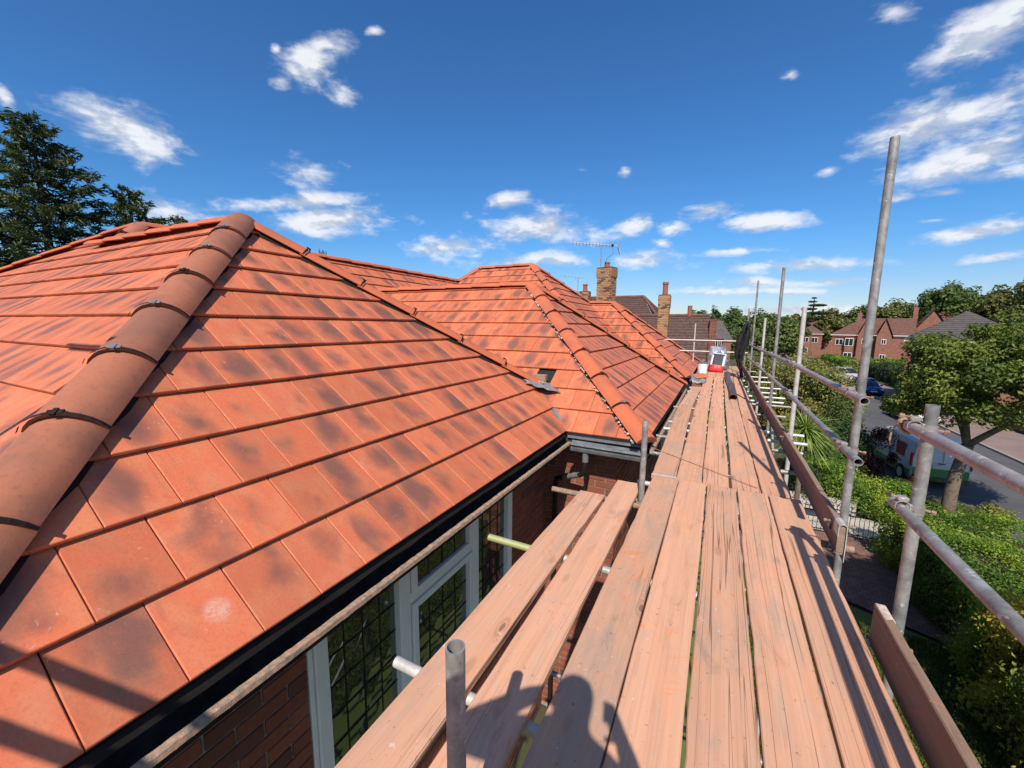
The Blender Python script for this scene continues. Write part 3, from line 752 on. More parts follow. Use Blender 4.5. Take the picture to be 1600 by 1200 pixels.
# ------------------------------------------------------------------ ridge and hip caps with their black unions
def cap_run(a, b, mat, n_seg=None, seg=0.745, r=0.165, hw=0.145, lift=0.035, union=True, start_extra=0.0, rollw=0.140, roll=True, dark_rim=None):
    """half-round caps from the low end a to the high end b, each lapping the one below"""
    a = Vector(a); b = Vector(b); d = (b-a); L = d.length; d.normalize()
    side = d.cross(Vector((0, 0, 1))).normalized(); up = side.cross(d).normalized()
    if up.z < 0: up = -up
    if roll:
        mb = MB()
        prof = [(-rollw, -0.075), (-0.07, 0.015), (0.07, 0.015), (rollw, -0.075)]
        vs = []; 
        for p in (a+d*0.03, b-d*0.03): vs += [p+side*x+up*(z+lift) for x, z in prof]
        mb.add(vs, [(0, 1, 5, 4), (1, 2, 6, 5), (2, 3, 7, 6)])
        mb.build('hip_roll', BLACKP, roof)
    n = n_seg or max(1, round(L/seg)); sl = L/n
    ang = math.asin(min(1, hw/r)); NA = 10
    for i in range(n):
        p0 = a+d*(i*sl-(start_extra if i == 0 else 0)); p1 = a+d*((i+1)*sl+0.03); 
        if i == n-1: p1 = b
        mb = MB(); vs = []; uv = []
        for t_, (p, rr, lf) in enumerate(((p0, r*1.02, lift+0.012+RNG.uniform(-.002, .003)), (p1, r*0.985, lift-0.003))):
            for layer in (0, 1):
                R_ = rr-0.018*layer
                for k in range(NA+1):
                    th = -ang+2*ang*k/NA
                    q = p+side*(R_*math.sin(th)*(hw/(r*math.sin(ang))))+up*(R_*math.cos(th)-r*math.cos(ang)+lf-0.01)
                    q = q+d*RNG.uniform(-.0015, .0015)+up*RNG.uniform(-.0008, .0008)
                    vs.append(q)
        m_ = NA+1; fs = []
        for k in range(NA):
            fs.append((k, 2*m_+k, 2*m_+k+1, k+1)); fs.append((m_+k, m_+k+1, 3*m_+k+1, 3*m_+k))
            fs.append((k, k+1, m_+k+1, m_+k)); fs.append((2*m_+k+1, 2*m_+k, 3*m_+k, 3*m_+k+1))
        fs += [(0, m_, 3*m_, 2*m_), (NA, 2*m_+NA, 3*m_+NA, m_+NA)]
        mb.add(vs, fs); ob = mb.build('ridge_tile', mat, roof, smooth=True, angle=35)
        if union and i > 0:
            mb = MB(); p = a+d*(i*sl+0.004); vs = []
            for w_ in (-0.010, 0.009):
                for k in range(NA+1):
                    th = -ang+2*ang*k/NA; R_ = r*1.02+0.012
                    vs.append(p+d*(w_-0.012)+side*(R_*math.sin(th)*(hw/(r*math.sin(ang))))+up*(R_*math.cos(th)-r*math.cos(ang)+lift+0.004))
            m_ = NA+1
            mb.add(vs, [(k, k+1, m_+k+1, m_+k) for k in range(NA)])
            mb.build('ridge_union', BLACKP, roof)
            mb = MB()
            for th, sx, sz in ((0.0, 0.034, 0.007),):
                c = p+side*(r*math.sin(th))+up*(r*1.02*math.cos(th)-r*math.cos(ang)+lift+0.006)
                uu = (side*math.cos(th)-up*math.sin(th)); nn = d.cross(uu)
                if nn.dot(up) < 0: nn = -nn
                Mx = Matrix(((uu.x, d.x, nn.x, c.x), (uu.y, d.y, nn.y, c.y), (uu.z, d.z, nn.z, c.z), (0, 0, 0, 1)))
                mb.bbox(-sx, sx, -0.016, 0.012, 0, sz*1.5, 0.002, mat=Mx)
                if th == 0: mb.box(-0.010, 0.010, -0.030, 0.018, sz*.3, sz*2.2, mat=Mx)
            mb.build('union_clip', BLACKP if RNG.random() < .75 else GREYP, roof)
    return side, up, d
z1 = HW1*PT
cap_run((XE1, YS1, 0), (R1[0], R1[1], z1), RIDGE_BROWN, n_seg=9, r=0.19, hw=0.172, rollw=.15)
cap_run((V1[0]-.02, V1[1]-.02, .60*PT+.02), (R1[0], R1[1], z1), RIDGE_NEW, n_seg=6, r=0.165, hw=0.145)
cap_run((J1[0]-0.75, R1[1], z1+0.03), (R1[0], R1[1], z1), RIDGE_NEW, n_seg=6, union=False, roll=False, lift=0.03)
# main ridge, its hip down to the wing's ridge and the far hip
cap_run((J1[0]-.25, J1[1]-.25+.25, z1-.05), (MX, MY, (MY-YS1)*PT), RIDGE_BROWN, n_seg=2, union=True, roll=False)
cap_run((-14.6, 1.95, 1.80), (MX, MY, (MY-YS1)*PT), RIDGE_NEW, union=False, roll=False)
cap_run((MX, 13.07, (MY-YS1)*PT), (MX, MY, (MY-YS1)*PT), RIDGE_NEW, union=False, roll=False)
# second wing
z2 = (A2[1]-YS2)*PT
sd, up2, d2 = cap_run((XE2+.02, YS2-.02, 0.0), (A2[0], A2[1], z2), RIDGE_NEW, n_seg=7, r=0.17, hw=0.15)
cap_run((XE2, 10.97, 0.0), (A2[0], A2[1], z2), RIDGE_NEW, n_seg=7, union=True)
cap_run((P2J[0], A2[1], z2), (A2[0], A2[1], z2), RIDGE_NEW, union=False, roll=False)
# white mortar crumbs left along the hip of the second wing and of the third roof
def crumbs(a, b, off, n):
    mb = MB(); a = Vector(a); b = Vector(b); d = (b-a); s_ = d.cross(Vector((0, 0, 1))).normalized()
    for i in range(n):
        k = RNG.random(); p = a+d*k+s_*off*RNG.uniform(0.93, 1.07)+Vector((0, 0, -0.062+RNG.uniform(-.006, .02)))
        r_ = RNG.uniform(0.006, 0.017)
        Mx = Matrix.Translation(p) @ Matrix.Rotation(RNG.uniform(0, 3), 4, Vector((RNG.random(), RNG.random(), RNG.random())).normalized())
        mb.bbox(-r_, r_, -r_*.8, r_*.8, -r_*.6, r_*.6, r_*.25, mat=Mx)
    return stuff(mb.build('mortar_crumbs', MORTAR_W, roof))
s_sign = -1 if sd.y > 0 or sd.x > 0 else 1
crumbs((XE2, YS2, 0.08), (A2[0], A2[1], z2+.08), -0.165 if sd.y > 0 else 0.165, 85)
# third and fourth roofs
z3 = 4.6*PT; z4 = 2.95*PT
cap_run((-2.56, 10.06, 0.91*PT), (-6.25, 13.75, z3), RIDGE_NEW)
crumbs((-2.56, 10.06, .91*PT+.08), (-6.25, 13.75, z3+.08), -0.165 if sd.y > 0 else 0.165, 40)
cap_run((-4.6, 15.45, z4), (-6.25, 13.75, z3), RIDGE_NEW, union=True)
cap_run((-8.5, 13.75, z3), (-6.25, 13.75, z3), RIDGE_NEW, union=False, roll=False)
cap_run((MX, 13.07, 3.02), (-8.5, 13.75, z3), RIDGE_NEW, union=False, roll=False)
cap_run((-0.70, 12.5, 0), (-3.65, 15.45, z4), RIDGE_NEW)
cap_run((-0.70, 18.4, 0), (-3.65, 15.45, z4), RIDGE_NEW)
cap_run((-4.6, 15.45, z4), (-3.65, 15.45, z4), RIDGE_NEW, union=False, roll=False)
# end stop of the hip: a half disc of clay at the gutter end of the second wing
for (a, b, rr) in (((XE2+.02, YS2-.02, 0.0), (A2[0], A2[1], z2), .166), ((-0.70, 12.5, 0), (-3.65, 15.45, z4), .16)):
    a = Vector(a); d = (Vector(b)-a).normalized(); side = d.cross(Vector((0, 0, 1))).normalized(); up = side.cross(d); up = up if up.z > 0 else -up
    mb = MB(); ang = math.asin(.15/.17)
    pts = [a-d*0.004+side*(rr*math.sin(-ang+2*ang*k/10))+up*(rr*math.cos(-ang+2*ang*k/10)-.17*math.cos(ang)+.035) for k in range(11)]
    mb.add(pts, [tuple(range(11))]); mb.build('hip_end', RIDGE_BROWN, roof)

# valley lining strips, lead saddle, bare brick showing in the hole
mb = MB()
n_ = 8
def strip(mb, a, b, w, z, dirx):
    a = Vector(a); b = Vector(b); s_ = (b-a).cross(Vector((0, 0, 1))).normalized()*w
    mb.add([a-s_+Vector((0, 0, z)), a+s_+Vector((0, 0, z)), b+s_+Vector((0, 0, z)), b-s_+Vector((0, 0, z)),
            (a+Vector((0, 0, z-.012))), (b+Vector((0, 0, z-.012)))], [(0, 4, 5, 3), (4, 1, 2, 5)])
strip(mb, (XE1+.03, 5.105, 0.0), (V1[0], V1[1], .605*PT), 0.035, 0.045, 1)
mb.build('valley_lining', GREYP, roof)
def crumple(name, cx, cy, z, w, d, m, amp=0.02, n=9, parent=None, seed=1, rx=0, ry=0, rz=0, edge=0.25):
    r = random.Random(seed); mb = MB(); vs = []
    Mx = Matrix.Translation((cx, cy, z)) @ Matrix.Rotation(rz, 4, 'Z') @ Matrix.Rotation(rx, 4, 'X') @ Matrix.Rotation(ry, 4, 'Y')
    for i in range(n):
        for j in range(n):
            u, v = i/(n-1)-.5, j/(n-1)-.5
            k = 1-edge*r.random() if (i in (0, n-1) or j in (0, n-1)) else 1
            vs.append(Mx @ Vector((u*w*k+r.uniform(-.1, .1)*w/n, v*d*k+r.uniform(-.1, .1)*d/n, r.gauss(0, amp))))
    fs = [(i*n+j, (i+1)*n+j, (i+1)*n+j+1, i*n+j+1) for i in range(n-1) for j in range(n-1)]
    mb.add(vs, fs); o = mb.build(name, m, parent, smooth=True)
    so = o.modifiers.new('thickness', 'SOLIDIFY'); so.thickness = 0.004
    return o
crumple('lead_saddle', -2.36, 5.60, 0.585, 0.62, 0.34, LEAD, 0.010, 9, roof, 4, rx=.30, ry=.30, rz=.62)
mb = MB(); mb.bbox(-2.60, -2.34, 5.66, 5.76, 0.52, 0.60, .008); mb.bbox(-2.58, -2.36, 5.74, 5.84, .60, .70, .008)
mb.build('exposed_brick', mat_brick('dusty_brick', (0.42, 0.25, 0.17), (0.36, 0.22, 0.15), (0.3, 0.2, 0.15)), roof)
mb = MB(); 
for i in range(26):
    r_ = RNG.uniform(.008, .022); Mx = Matrix.Translation((-2.46+RNG.uniform(-.16, .14), 5.6+RNG.uniform(-.06, .06), .60+RNG.uniform(-.02, .02))) @ Matrix.Rotation(RNG.uniform(0, 3), 4, 'X')
    mb.bbox(-r_, r_, -r_, r_, -r_*.6, r_*.6, r_*.3, mat=Mx)
stuff(mb.build('mortar_rubble', MORTAR, roof))

# ------------------------------------------------------------------ walls of the near wing and second wing, brick by brick
XW, YW2 = -2.2, 5.50
BL, BH = 0.30, 0.105; JT = 0.012
WIN = (1.46, 4.29, -1.85, -0.28)       # y0, y1, z0, z1 of the leaded window
wall = MB()
def wbox(*a): wall.box(*a)
wbox(XW-.3, XW-.012, -0.32, WIN[0], GZ, -0.05); wbox(XW-.3, XW-.012, WIN[1], YW2+.3, GZ, -0.05)
wbox(XW-.3, XW-.012, WIN[0], WIN[1], GZ, WIN[2]); wbox(XW-.3, XW-.012, WIN[0], WIN[1], WIN[3], -0.05)
wbox(-14.3, XW-.012, -0.32, -0.05, GZ, -0.06)
wbox(XW-.012, -1.162, YW2+.012, YW2+.3, GZ, -0.05); wbox(-1.46, -1.162, YW2+.3, 10.7, GZ, -0.051)
wbox(-1.20, -0.90, 12.7, 18.2, GZ, -0.051); wbox(-1.95, -1.21, 10.7, 12.7, GZ, -0.052)
wall_o = wall.build('wall', MORTAR, house); inh(wall_o)
bm_full = MB(); bm_full.bbox(-0.02, 0, 0, BL-JT, 0, BH-JT, 0.004); brick_mesh = bm_full.mesh('brick', BRICK)
bricks = []; rest = MB()
def lay(face, a0, a1, ztop, zbot, holes=()):
    row = 0; z = ztop-BH
    while z > zbot:
        a = a0-(BL/2 if row % 2 else 0)
        while a < a1-0.02:
            p0, p1 = max(a, a0), min(a+BL-JT, a1)
            segs = [(p0, p1)]
            for h0, h1, hz0, hz1 in holes:
                if z+BH > hz0 and z < hz1:
                    ns = []
                    for s0, s1 in segs:
                        if s1 <= h0 or s0 >= h1: ns.append((s0, s1)); continue
                        if s0 < h0: ns.append((s0, h0-.006))
                        if s1 > h1: ns.append((h1+.006, s1))
                    segs = ns
            for s0, s1 in segs:
                if s1-s0 > 0.03: bricks.append((face, s0, s1, z, row))
            a += BL
        row += 1; z -= BH
lay('x', -0.32, YW2, -0.215, GZ, [WIN])
lay('y', XW, -1.15, -0.205, GZ)
lay('x2', YW2, 10.7, -0.205, GZ)
bricks.sort(key=lambda b: -b[3])
nb = 0
for face, s0, s1, z, row in bricks:
    jx = RNG.uniform(-.003, .003)
    if face == 'x': Mx = Matrix.Translation((XW+jx, s0, z))
    elif face == 'x2': Mx = Matrix.Translation((-1.15+jx, s0, z))
    else: Mx = Matrix.Translation((s1, YW2+jx, z)) @ Matrix.Rotation(-math.pi/2, 4, 'Z') @ Matrix.Translation((0, s0-s1, 0)) if False else Matrix(((0, 1, 0, s0), (-1, 0, 0, YW2+jx), (0, 0, 1, z), (0, 0, 0, 1)))
    ln = s1-s0
    if nb < 298 and face != 'x2':
        if abs(ln-(BL-JT)) < 1e-3: me = brick_mesh
        else:
            b_ = MB(); b_.bbox(-0.02, 0, 0, ln, 0, BH-JT, 0.004); me = b_.mesh('brick', BRICK)
        ob = bpy.data.objects.new('brick', me); link(ob, wall_o); ob.matrix_local = Mx; nb += 1
    else:
        b_ = MB(); b_.bbox(-0.02, 0, 0, ln, 0, BH-JT, 0.004)
        rest.add([Mx @ Vector(v) for v in b_.v], b_.f, 0, None, RNG.random()+.001)
stuff(rest.build('brick_field', BRICK, wall_o))

# leaded window: frame, opening light, panes, lead cames
win = MB()
def fr(y0, y1, z0, z1, x0=XW-.06, x1=XW+.03): win.bbox(x0, x1, y0, y1, z0, z1, 0.006)
Y0, Y1, Z0, Z1 = WIN
fr(Y0, Y0+.035, Z0, Z1, XW-.05, XW+.012); fr(Y0+.037, Y0+.135, Z0, Z1)
fr(2.27, 2.40, Z0, Z1); fr(3.36, 3.49, Z0, Z1); fr(Y1-.115, Y1-.002, Z0, Z1)
for ya, yb in ((Y0+.137, 2.268), (2.402, 3.358), (3.492, Y1-.117)):
    fr(ya, yb, Z1-.07, Z1-.002); fr(ya, yb, Z0+.002, Z0+.08)
fr(2.402, 3.358, -0.90, -0.80)
# opening casement in the middle light stands proud
for a in ((2.41, 2.475, Z0+.085, -0.908), (3.285, 3.35, Z0+.085, -0.908), (2.477, 3.283, -0.97, -0.908), (2.477, 3.283, Z0+.085, Z0+.15), (2.41, 2.475, -0.795, Z1-.075), (3.285, 3.35, -0.795, Z1-.075), (2.477, 3.283, Z1-.13, Z1-.075)):
    fr(*a, XW-.02, XW+.05)
window = inh(win.build('window', FRAME, house)); window['label'] = 'white framed leaded glass window of three lights'
came = MB()
def light(y0, y1, z0, z1, nc, rows, x):
    dy = (y1-y0)/nc; dz_ = (z1-z0)/rows
    for i in range(nc):
        for j in range(rows):
            p = MB(); a, b, c, d = y0+i*dy, y0+(i+1)*dy, z0+j*dz_, z0+(j+1)*dz_
            k = [x+RNG.uniform(-.002, .002) for _ in range(4)]
            p.add([(k[0], a+.003, c+.003), (k[1], b-.003, c+.003), (k[0]+k[2]-k[1]+(k[1]-k[2]), b-.003, d-.003), (k[3], a+.003, d-.003)], [(0, 1, 2, 3)])
            p.build('pane', GLASS, window)
    for i in range(1, nc): came.bbox(x+.002, x+.008, y0+i*dy-.003, y0+i*dy+.003, z0, z1, .0015)
    for j in range(1, rows): came.bbox(x+.003, x+.009, y0, y1, z0+j*dz_-.003, z0+j*dz_+.003, .0015)
light(Y0+.135, 2.27, Z0+.08, Z1-.07, 4, 6, XW-.03)
light(2.475, 3.285, Z0+.15, -0.97, 4, 3, XW-.005); light(2.475, 3.285, -0.795, Z1-.13, 4, 1, XW-.005)
light(3.49, Y1-.115, Z0+.08, Z1-.07, 4, 6, XW-.03)
came.build('lead_came', CAME, window)

# black cast gutter with a weathered rim, eaves felt, fascia
def gutter(a, b, nrm, mat_in, mat_rim, w=0.125, name='gutter'):
    a = Vector(a); b = Vector(b); n = Vector(nrm); d = (b-a).normalized(); up = Vector((0, 0, 1))
    prof = [(-0.02, 0.005), (-0.012, -0.06), (0.02, -0.10), (0.07, -0.105), (w-.02, -0.07), (w-.004, -0.015), (w, -0.012)]
    outer = [(w+.004, -0.014), (w-.008, -0.078), (0.075, -0.118), (0.015, -0.112), (-0.022, -0.065)]
    mb = MB(); pr = prof+outer; n_ = len(pr)
    vs = [a+n*x+up*z for x, z in pr]+[b+n*x+up*z for x, z in pr]
    mb.add(vs, [(i, n_+i, n_+(i+1) % n_, (i+1) % n_) for i in range(n_)])
    g = inh(mb.build(name, mat_in, house)); fixn(g)
    L = (b-a).length; k = int(L/0.03); mb = MB(); vs = []
    for i in range(k+1):
        p = a+(b-a)*i/k; j = lambda q: RNG.uniform(-q, q)
        vs += [p+n*(w-.022+j(.002))+up*(-.014+j(.002)), p+n*(w-.012+j(.0015))+up*(.004+j(.0025)), p+n*(w+.022+j(.0015))+up*(.001+j(.0025)), p+n*(w+.028+j(.0015))+up*(-.022), p+n*(w+.004)+up*(-.040)]
    mb.add(vs, [(5*i+q, 5*i+q+1, 5*i+q+6, 5*i+q+5) for i in range(k) for q in range(4)])
    mb.build('gutter_rim', mat_rim, g)
    return g
gutter((XE1-.02, YS1+.1, -0.085), (XE1-.02, 5.02, -0.085), (1, 0, 0), BLACKGUT, LIPM)
gutter((XE1+.10, 5.145, -0.095), (-0.72, 5.145, -0.105), (0, -1, 0), GREYP, GREYP, 0.10)
gutter((XE2-.02, 5.10, -0.075), (XE2-.02, 10.9, -0.075), (1, 0, 0), BLACKGUT, LIPM, 0.105)
gutter((-0.72, 12.5, -0.075), (-0.72, 18.2, -0.075), (1, 0, 0), BLACKGUT, LIPM, 0.105)
mb = MB()
# eaves felt drooping into the gutter, fascia boards behind it
def felt(a, b, n):
    a = Vector(a); b = Vector(b); n = Vector(n); k = 40; vs = []
    for i in range(k+1):
        p = a+(b-a)*i/k
        vs += [p-n*.06+Vector((0, 0, .020)), p+n*(.012+RNG.uniform(-.003, .003))+Vector((0, 0, .006)), p+n*(.030+RNG.uniform(-.004, .004))+Vector((0, 0, -.040+RNG.uniform(-.006, .006)))]
    mb.add(vs, [(3*i+q, 3*i+q+1, 3*i+q+4, 3*i+q+3) for i in range(k) for q in range(2)])
felt((XE1, YS1, 0), (XE1, 5.1, 0), (1, 0, 0)); felt((XE2, 5.2, 0), (XE2, 10.9, 0), (1, 0, 0))
inh(mb.build('eaves_felt', BLACKP, house))
mb = MB(); mb.bbox(XE1+.04, XE2-.03, YS2+.010, YS2+.016, -0.062, 0.018, .002); inh(mb.build('eaves_trim', GREYP, house))
mb = MB(); mb.box(XE1-.075, XE1-.045, YS1+.06, 5.21, -0.21, 0.0); mb.box(XE1-.044, XE2-.02, 5.18, 5.21, -0.20, -.002)
mb.box(XW-.02, XE1-.078, YS1+.06, YW2+.01, -0.205, -0.185); mb.box(XE1-.077, XE2-.08, 5.215, YW2+.01, -0.196, -0.178); mb.box(XE2-.075, XE2-.05, 5.213, 10.8, -.20, -.003); mb.box(-1.2, XE2-.078, YW2+.012, 10.8, -0.194, -0.174); mb.box(-.80, -.775, 12.6, 18.2, -.22, -.003)
inh(mb.build('fascia', SOILED, house))
# grey swan-neck downpipe in the inner corner
mb = MB(); mb.path([(-1.50, 5.13, -0.24), (-1.50, 5.13, -0.40), (-1.515, 5.15, -0.51), (-1.57, 5.17, -0.57), (-1.90, 5.33, -0.72), (-2.00, 5.38, -0.77), (-2.02, 5.39, -0.86), (-2.02, 5.39, GZ)], 0.034, 12)
dp = inh(mb.build('downpipe', BLACKP, house, smooth=True, angle=40))
mb = MB(); mb.tube((-1.50, 5.13, -0.22), (-1.50, 5.13, -0.36), 0.043, 12); mb.build('pipe_socket', GREYP, dp, smooth=True, angle=40)
mb = MB(); mb.tube((-1.60, 5.185, -0.583), (-1.86, 5.31, -0.70), 0.040, 12); mb.build('pipe_sleeve', GREYP, dp, smooth=True, angle=40)
# ================================================================== CHIMNEYS AND NEIGHBOURING HOUSES
def chimney_stack(parent, cx, cy, w, d, z0, z1, bm_, corb=True, pot=0.0, potr=0.09, rot=0.0, limit=200, bl=0.22, bh=0.075, offz=0.0, corb_h=0.30):
    core = MB(); core.box(-w/2+.014, w/2-.014, -d/2+.014, d/2-.014, z0, z1-.01)
    if corb: core.box(-w/2-.016, w/2+.016, -d/2-.016, d/2+.016, z1-corb_h+.012, z1-.012)
    c = core.build('chimney', MORTAR, parent); c.location = (cx, cy, offz); c.rotation_euler = (0, 0, rot)
    z = z1-bh; row = 0; cnt = 0
    while z > z0:
        ex = 0.03 if (corb and z > z1-corb_h) else 0.0
        W_, D_ = w/2+ex, d/2+ex
        for face in range(4):
            ln = 2*W_ if face % 2 == 0 else 2*D_
            a = -ln/2-(bl/2 if (row+face) % 2 else 0)
            while a < ln/2-.01:
                p0, p1 = max(a, -ln/2), min(a+bl-.014, ln/2)
                if p1-p0 > .03:
                    Mx = Matrix.Rotation(face*math.pi/2, 4, 'Z') @ Matrix.Translation(((p0), -(D_ if face % 2 == 0 else W_), z))
                    jj = RNG.uniform(-.003, .003)
                    b_ = MB(); b_.bbox(0, p1-p0, jj, .02+jj+.03, 0, bh-.014, .004)
                    if face in (0, 1) and cnt < limit:
                        me = b_.mesh('brick', bm_); ob = bpy.data.objects.new('brick', me); link(ob, c); ob.matrix_local = Mx; cnt += 1
                    else:
                        restb.append((c, [Mx @ Vector(v) for v in b_.v], b_.f))
                a += bl
        row += 1; z -= bh
    fld = MB()
    for cc, vs, fs in restb:
        if cc is c: fld.add(vs, fs, 0, None, RNG.random()+.001)
    if fld.v: stuff(fld.build('brick_field', bm_, c))
    cap = MB(); cap.bbox(-w/2-.02, w/2+.02, -d/2-.02, d/2+.02, z1+.001, z1+.035, .012); cap.build('flaunching', simple('dark_mortar', (0.07, 0.06, 0.05), .95), c)
    if pot > 0:
        p = MB(); n = 16; prof = [(potr*1.05, 0), (potr, .05), (potr*.92, pot*.8), (potr*1.12, pot*.82), (potr*1.12, pot), (potr*.8, pot), (potr*.78, pot*.5)]
        vs = [(r_*math.cos(2*math.pi*k/n), r_*math.sin(2*math.pi*k/n), z1+.03+h) for r_, h in prof for k in range(n)]
        p.add(vs, [(i*n+k, i*n+(k+1) % n, (i+1)*n+(k+1) % n, (i+1)*n+k) for i in range(len(prof)-1) for k in range(n)])
        p.build('chimney_pot', CLAYPOT, c, smooth=True, angle=40)
    return c
restb = []
# buff stack standing behind the far ridges of the tiled house
ch1 = chimney_stack(house, -4.72, 18.45, 0.70, 0.52, 0.9, 4.02, BRICK_Y, pot=0.24, potr=0.11, rot=-0.27, limit=110, offz=-GZ, corb_h=.42)
ch1['label'] = 'tall buff brick stack behind the far ridge'

def aerial(name, label, loc, mast, boom, az, nel, elw, with_grid, tilt=0.03):
    a = thing(name, label, 'aerial', loc)
    mb = MB(); mb.tube((0, 0, 0), (0, 0, mast), 0.024, 8); mb.build('mast', GALV, a)
    mb = MB(); dx, dy = math.cos(az), math.sin(az); n = Vector((-dy, dx, 0))
    p = lambda k, z=0: Vector((dx*k, dy*k, mast+z-tilt*k))
    mb.tube(p(-boom*.62), p(boom*.38), 0.019, 6); mb.build('boom', GALV_PALE, a)
    mb = MB()
    for i in range(nel):
        k = -boom*.62+boom*.80*i/(nel-1)
        if with_grid: mb.tube(p(k)+Vector((0, 0, -elw*.5)), p(k)+Vector((0, 0, elw*.5)), 0.012, 5); mb.tube(p(k)-n*elw*.5, p(k)+n*elw*.5, 0.009, 5)
        else: mb.tube(p(k)-n*elw, p(k)+n*elw, 0.012, 5); mb.tube(p(k), p(k, -.18 if i % 3 == 1 else -.04), 0.012, 5)
    mb.build('element', GALV, a)
    if with_grid:
        mb = MB()
        for s_ in (-1, 1):
            for i in range(6):
                q = p(boom*.36)+Vector((dx*.05*i*.3, dy*.05*i*.3, s_*(.06+.055*i)))
                mb.tube(q-n*.26, q+n*.26, 0.010, 5)
            for w_ in (-.25, 0, .25): mb.tube(p(boom*.35)+n*w_+Vector((0, 0, s_*.04)), p(boom*.37)+n*w_+Vector((dx*.1, dy*.1, s_*.36)), 0.006, 5)
        mb.build('reflector', GALV_PALE, a)
        mb = MB(); mb.bbox(-.05, .05, -.04, .04, -.05, .05, .01, mat=Matrix.Translation(p(boom*.24))); mb.build('junction_box', BLACKP, a)
        mb = MB(); mb.path([p(boom*.24, -.05), p(boom*.26, -.35), p(boom*.14, -.55), p(boom*.10, -.75), Vector((.12, 0, mast-1.1)), Vector((.03, 0, mast-1.0))], 0.008, 5); mb.build('cable', BLACKP, a)
    return a
aerial('tv_aerial', 'many-element television aerial on a mast beside the largest buff chimney', (-4.97, 18.25, 4.05), 0.98, 2.0, math.atan2(0.53, 1.87), 12, 0.20, True, 0.09)

# -------- neighbouring house with old brown tiles, two wings and two stacks
nb_house = thing('neighbour_house', 'neighbouring house with old dark brown tiled roofs, a slim yellow chimney and brick gable', 'house', (-2.0, 29.0, GZ))
L2 = lambda x, y, z: (x+2.0, y-29.0, z-GZ)
def slope_courses(mb, p00, p10, p11, p01, n, th=0.03):
    """an old roof slope laid in lapped courses from the eave p00-p10 to the ridge p01-p11"""
    p00, p10, p11, p01 = map(Vector, (p00, p10, p11, p01)); nrm = (p10-p00).cross(p01-p00).normalized()
    for i in range(n):
        a, b = i/n, (i+1.15)/n; b = min(b, 1)
        q = [p00.lerp(p01, a), p10.lerp(p11, a), p10.lerp(p11, b), p00.lerp(p01, b)]
        up_ = [nrm*th, nrm*th, nrm*0.004, nrm*0.004]
        mb.add([q[k]+up_[k] for k in range(4)]+[q[0], q[1]], [(0, 1, 2, 3), (4, 5, 1, 0)])
mb = MB()
slope_courses(mb, L2(-5.6, 24.9, -.75), L2(-0.62, 24.9, -.75), L2(-0.62, 26.9, 2.15), L2(-5.6, 26.9, 2.15), 17)
slope_courses(mb, L2(-0.62, 28.9, -.75), L2(-5.6, 28.9, -.75), L2(-5.6, 26.9, 2.15), L2(-0.62, 26.9, 2.15), 8)
slope_courses(mb, L2(-9.5, 26.0, 1.0), L2(-3.2, 26.0, 1.0), L2(-4.95, 29.6, 3.52), L2(-9.5, 29.6, 3.52), 18)
slope_courses(mb, L2(-3.2, 26.0, 1.0), L2(-2.4, 33.0, 0.9), L2(-4.9, 29.65, 3.52), L2(-4.95, 29.6, 3.52), 16)
rf = mb.build('roof', TILE_OLD, nb_house)
mb = MB()
for a, b in ((L2(-5.6, 26.9, 2.17), L2(-.62, 26.9, 2.17)), (L2(-9.5, 29.6, 3.55), L2(-4.95, 29.6, 3.55)), (L2(-4.95, 29.6, 3.55), L2(-2.9, 26.3, 1.3)), (L2(-4.95, 29.6, 3.55), L2(-2.4, 33.0, .95))):
    a, b = Vector(a), Vector(b); n = max(2, int((b-a).length/.33))
    for i in range(n): mb.tube(a.lerp(b, (i+.03)/n), a.lerp(b, (i+.97)/n), 0.095, 8)
mb.build('ridge', TILE_RED_FAR, rf)
mb = MB(); mb.box(*[c for c in (-3.5, 1.36)], -4.0, -0.15, 0, 4.0)
mb.prism([(-4.0, 4.0), (-0.15, 4.0), (-2.1, 6.85)], 1.26, 1.36, axis='x'); mb.box(-7.4, -1.0, -2.9, 4, 0, 5.75); mb.build('wall', BRICK_FAR, nb_house)
chimney_stack(rf, -2.62+2.0, 21.85-29.0, 0.50, 0.46, 0.2, 3.02, BRICK_Y, pot=0.62, potr=0.13, limit=90, offz=-GZ, corb_h=.62, bh=.085)['label'] = 'slim yellow stack with a red pot'
chimney_stack(rf, -8.85+2.0, 28.65-29.0, 0.66, 0.5, 2.2, 3.9, BRICK_Y, pot=0.5, potr=0.16, limit=40, offz=-GZ, corb_h=.3, bh=.085)
chimney_stack(rf, -0.42+2.0, 26.3-29.0, 0.36, 0.5, -2.0, 1.95, BRICK, pot=0, limit=60, offz=-GZ, corb=False, bh=.085)
p = MB(); p.tube((-1.75+2.0, 26.9-29.0, 2.1-GZ), (-1.75+2.0, 26.9-29.0, 2.75-GZ), 0.13, 10); p.build('chimney_pot', CLAYPOT, rf)
aerial('tv_aerial', 'thin dark television aerial over the small chimney left of the biggest stack', (-9.35, 28.5, 3.4), 1.55, 1.9, math.atan2(0.3, 1.0), 7, 0.14, False, 0.12)

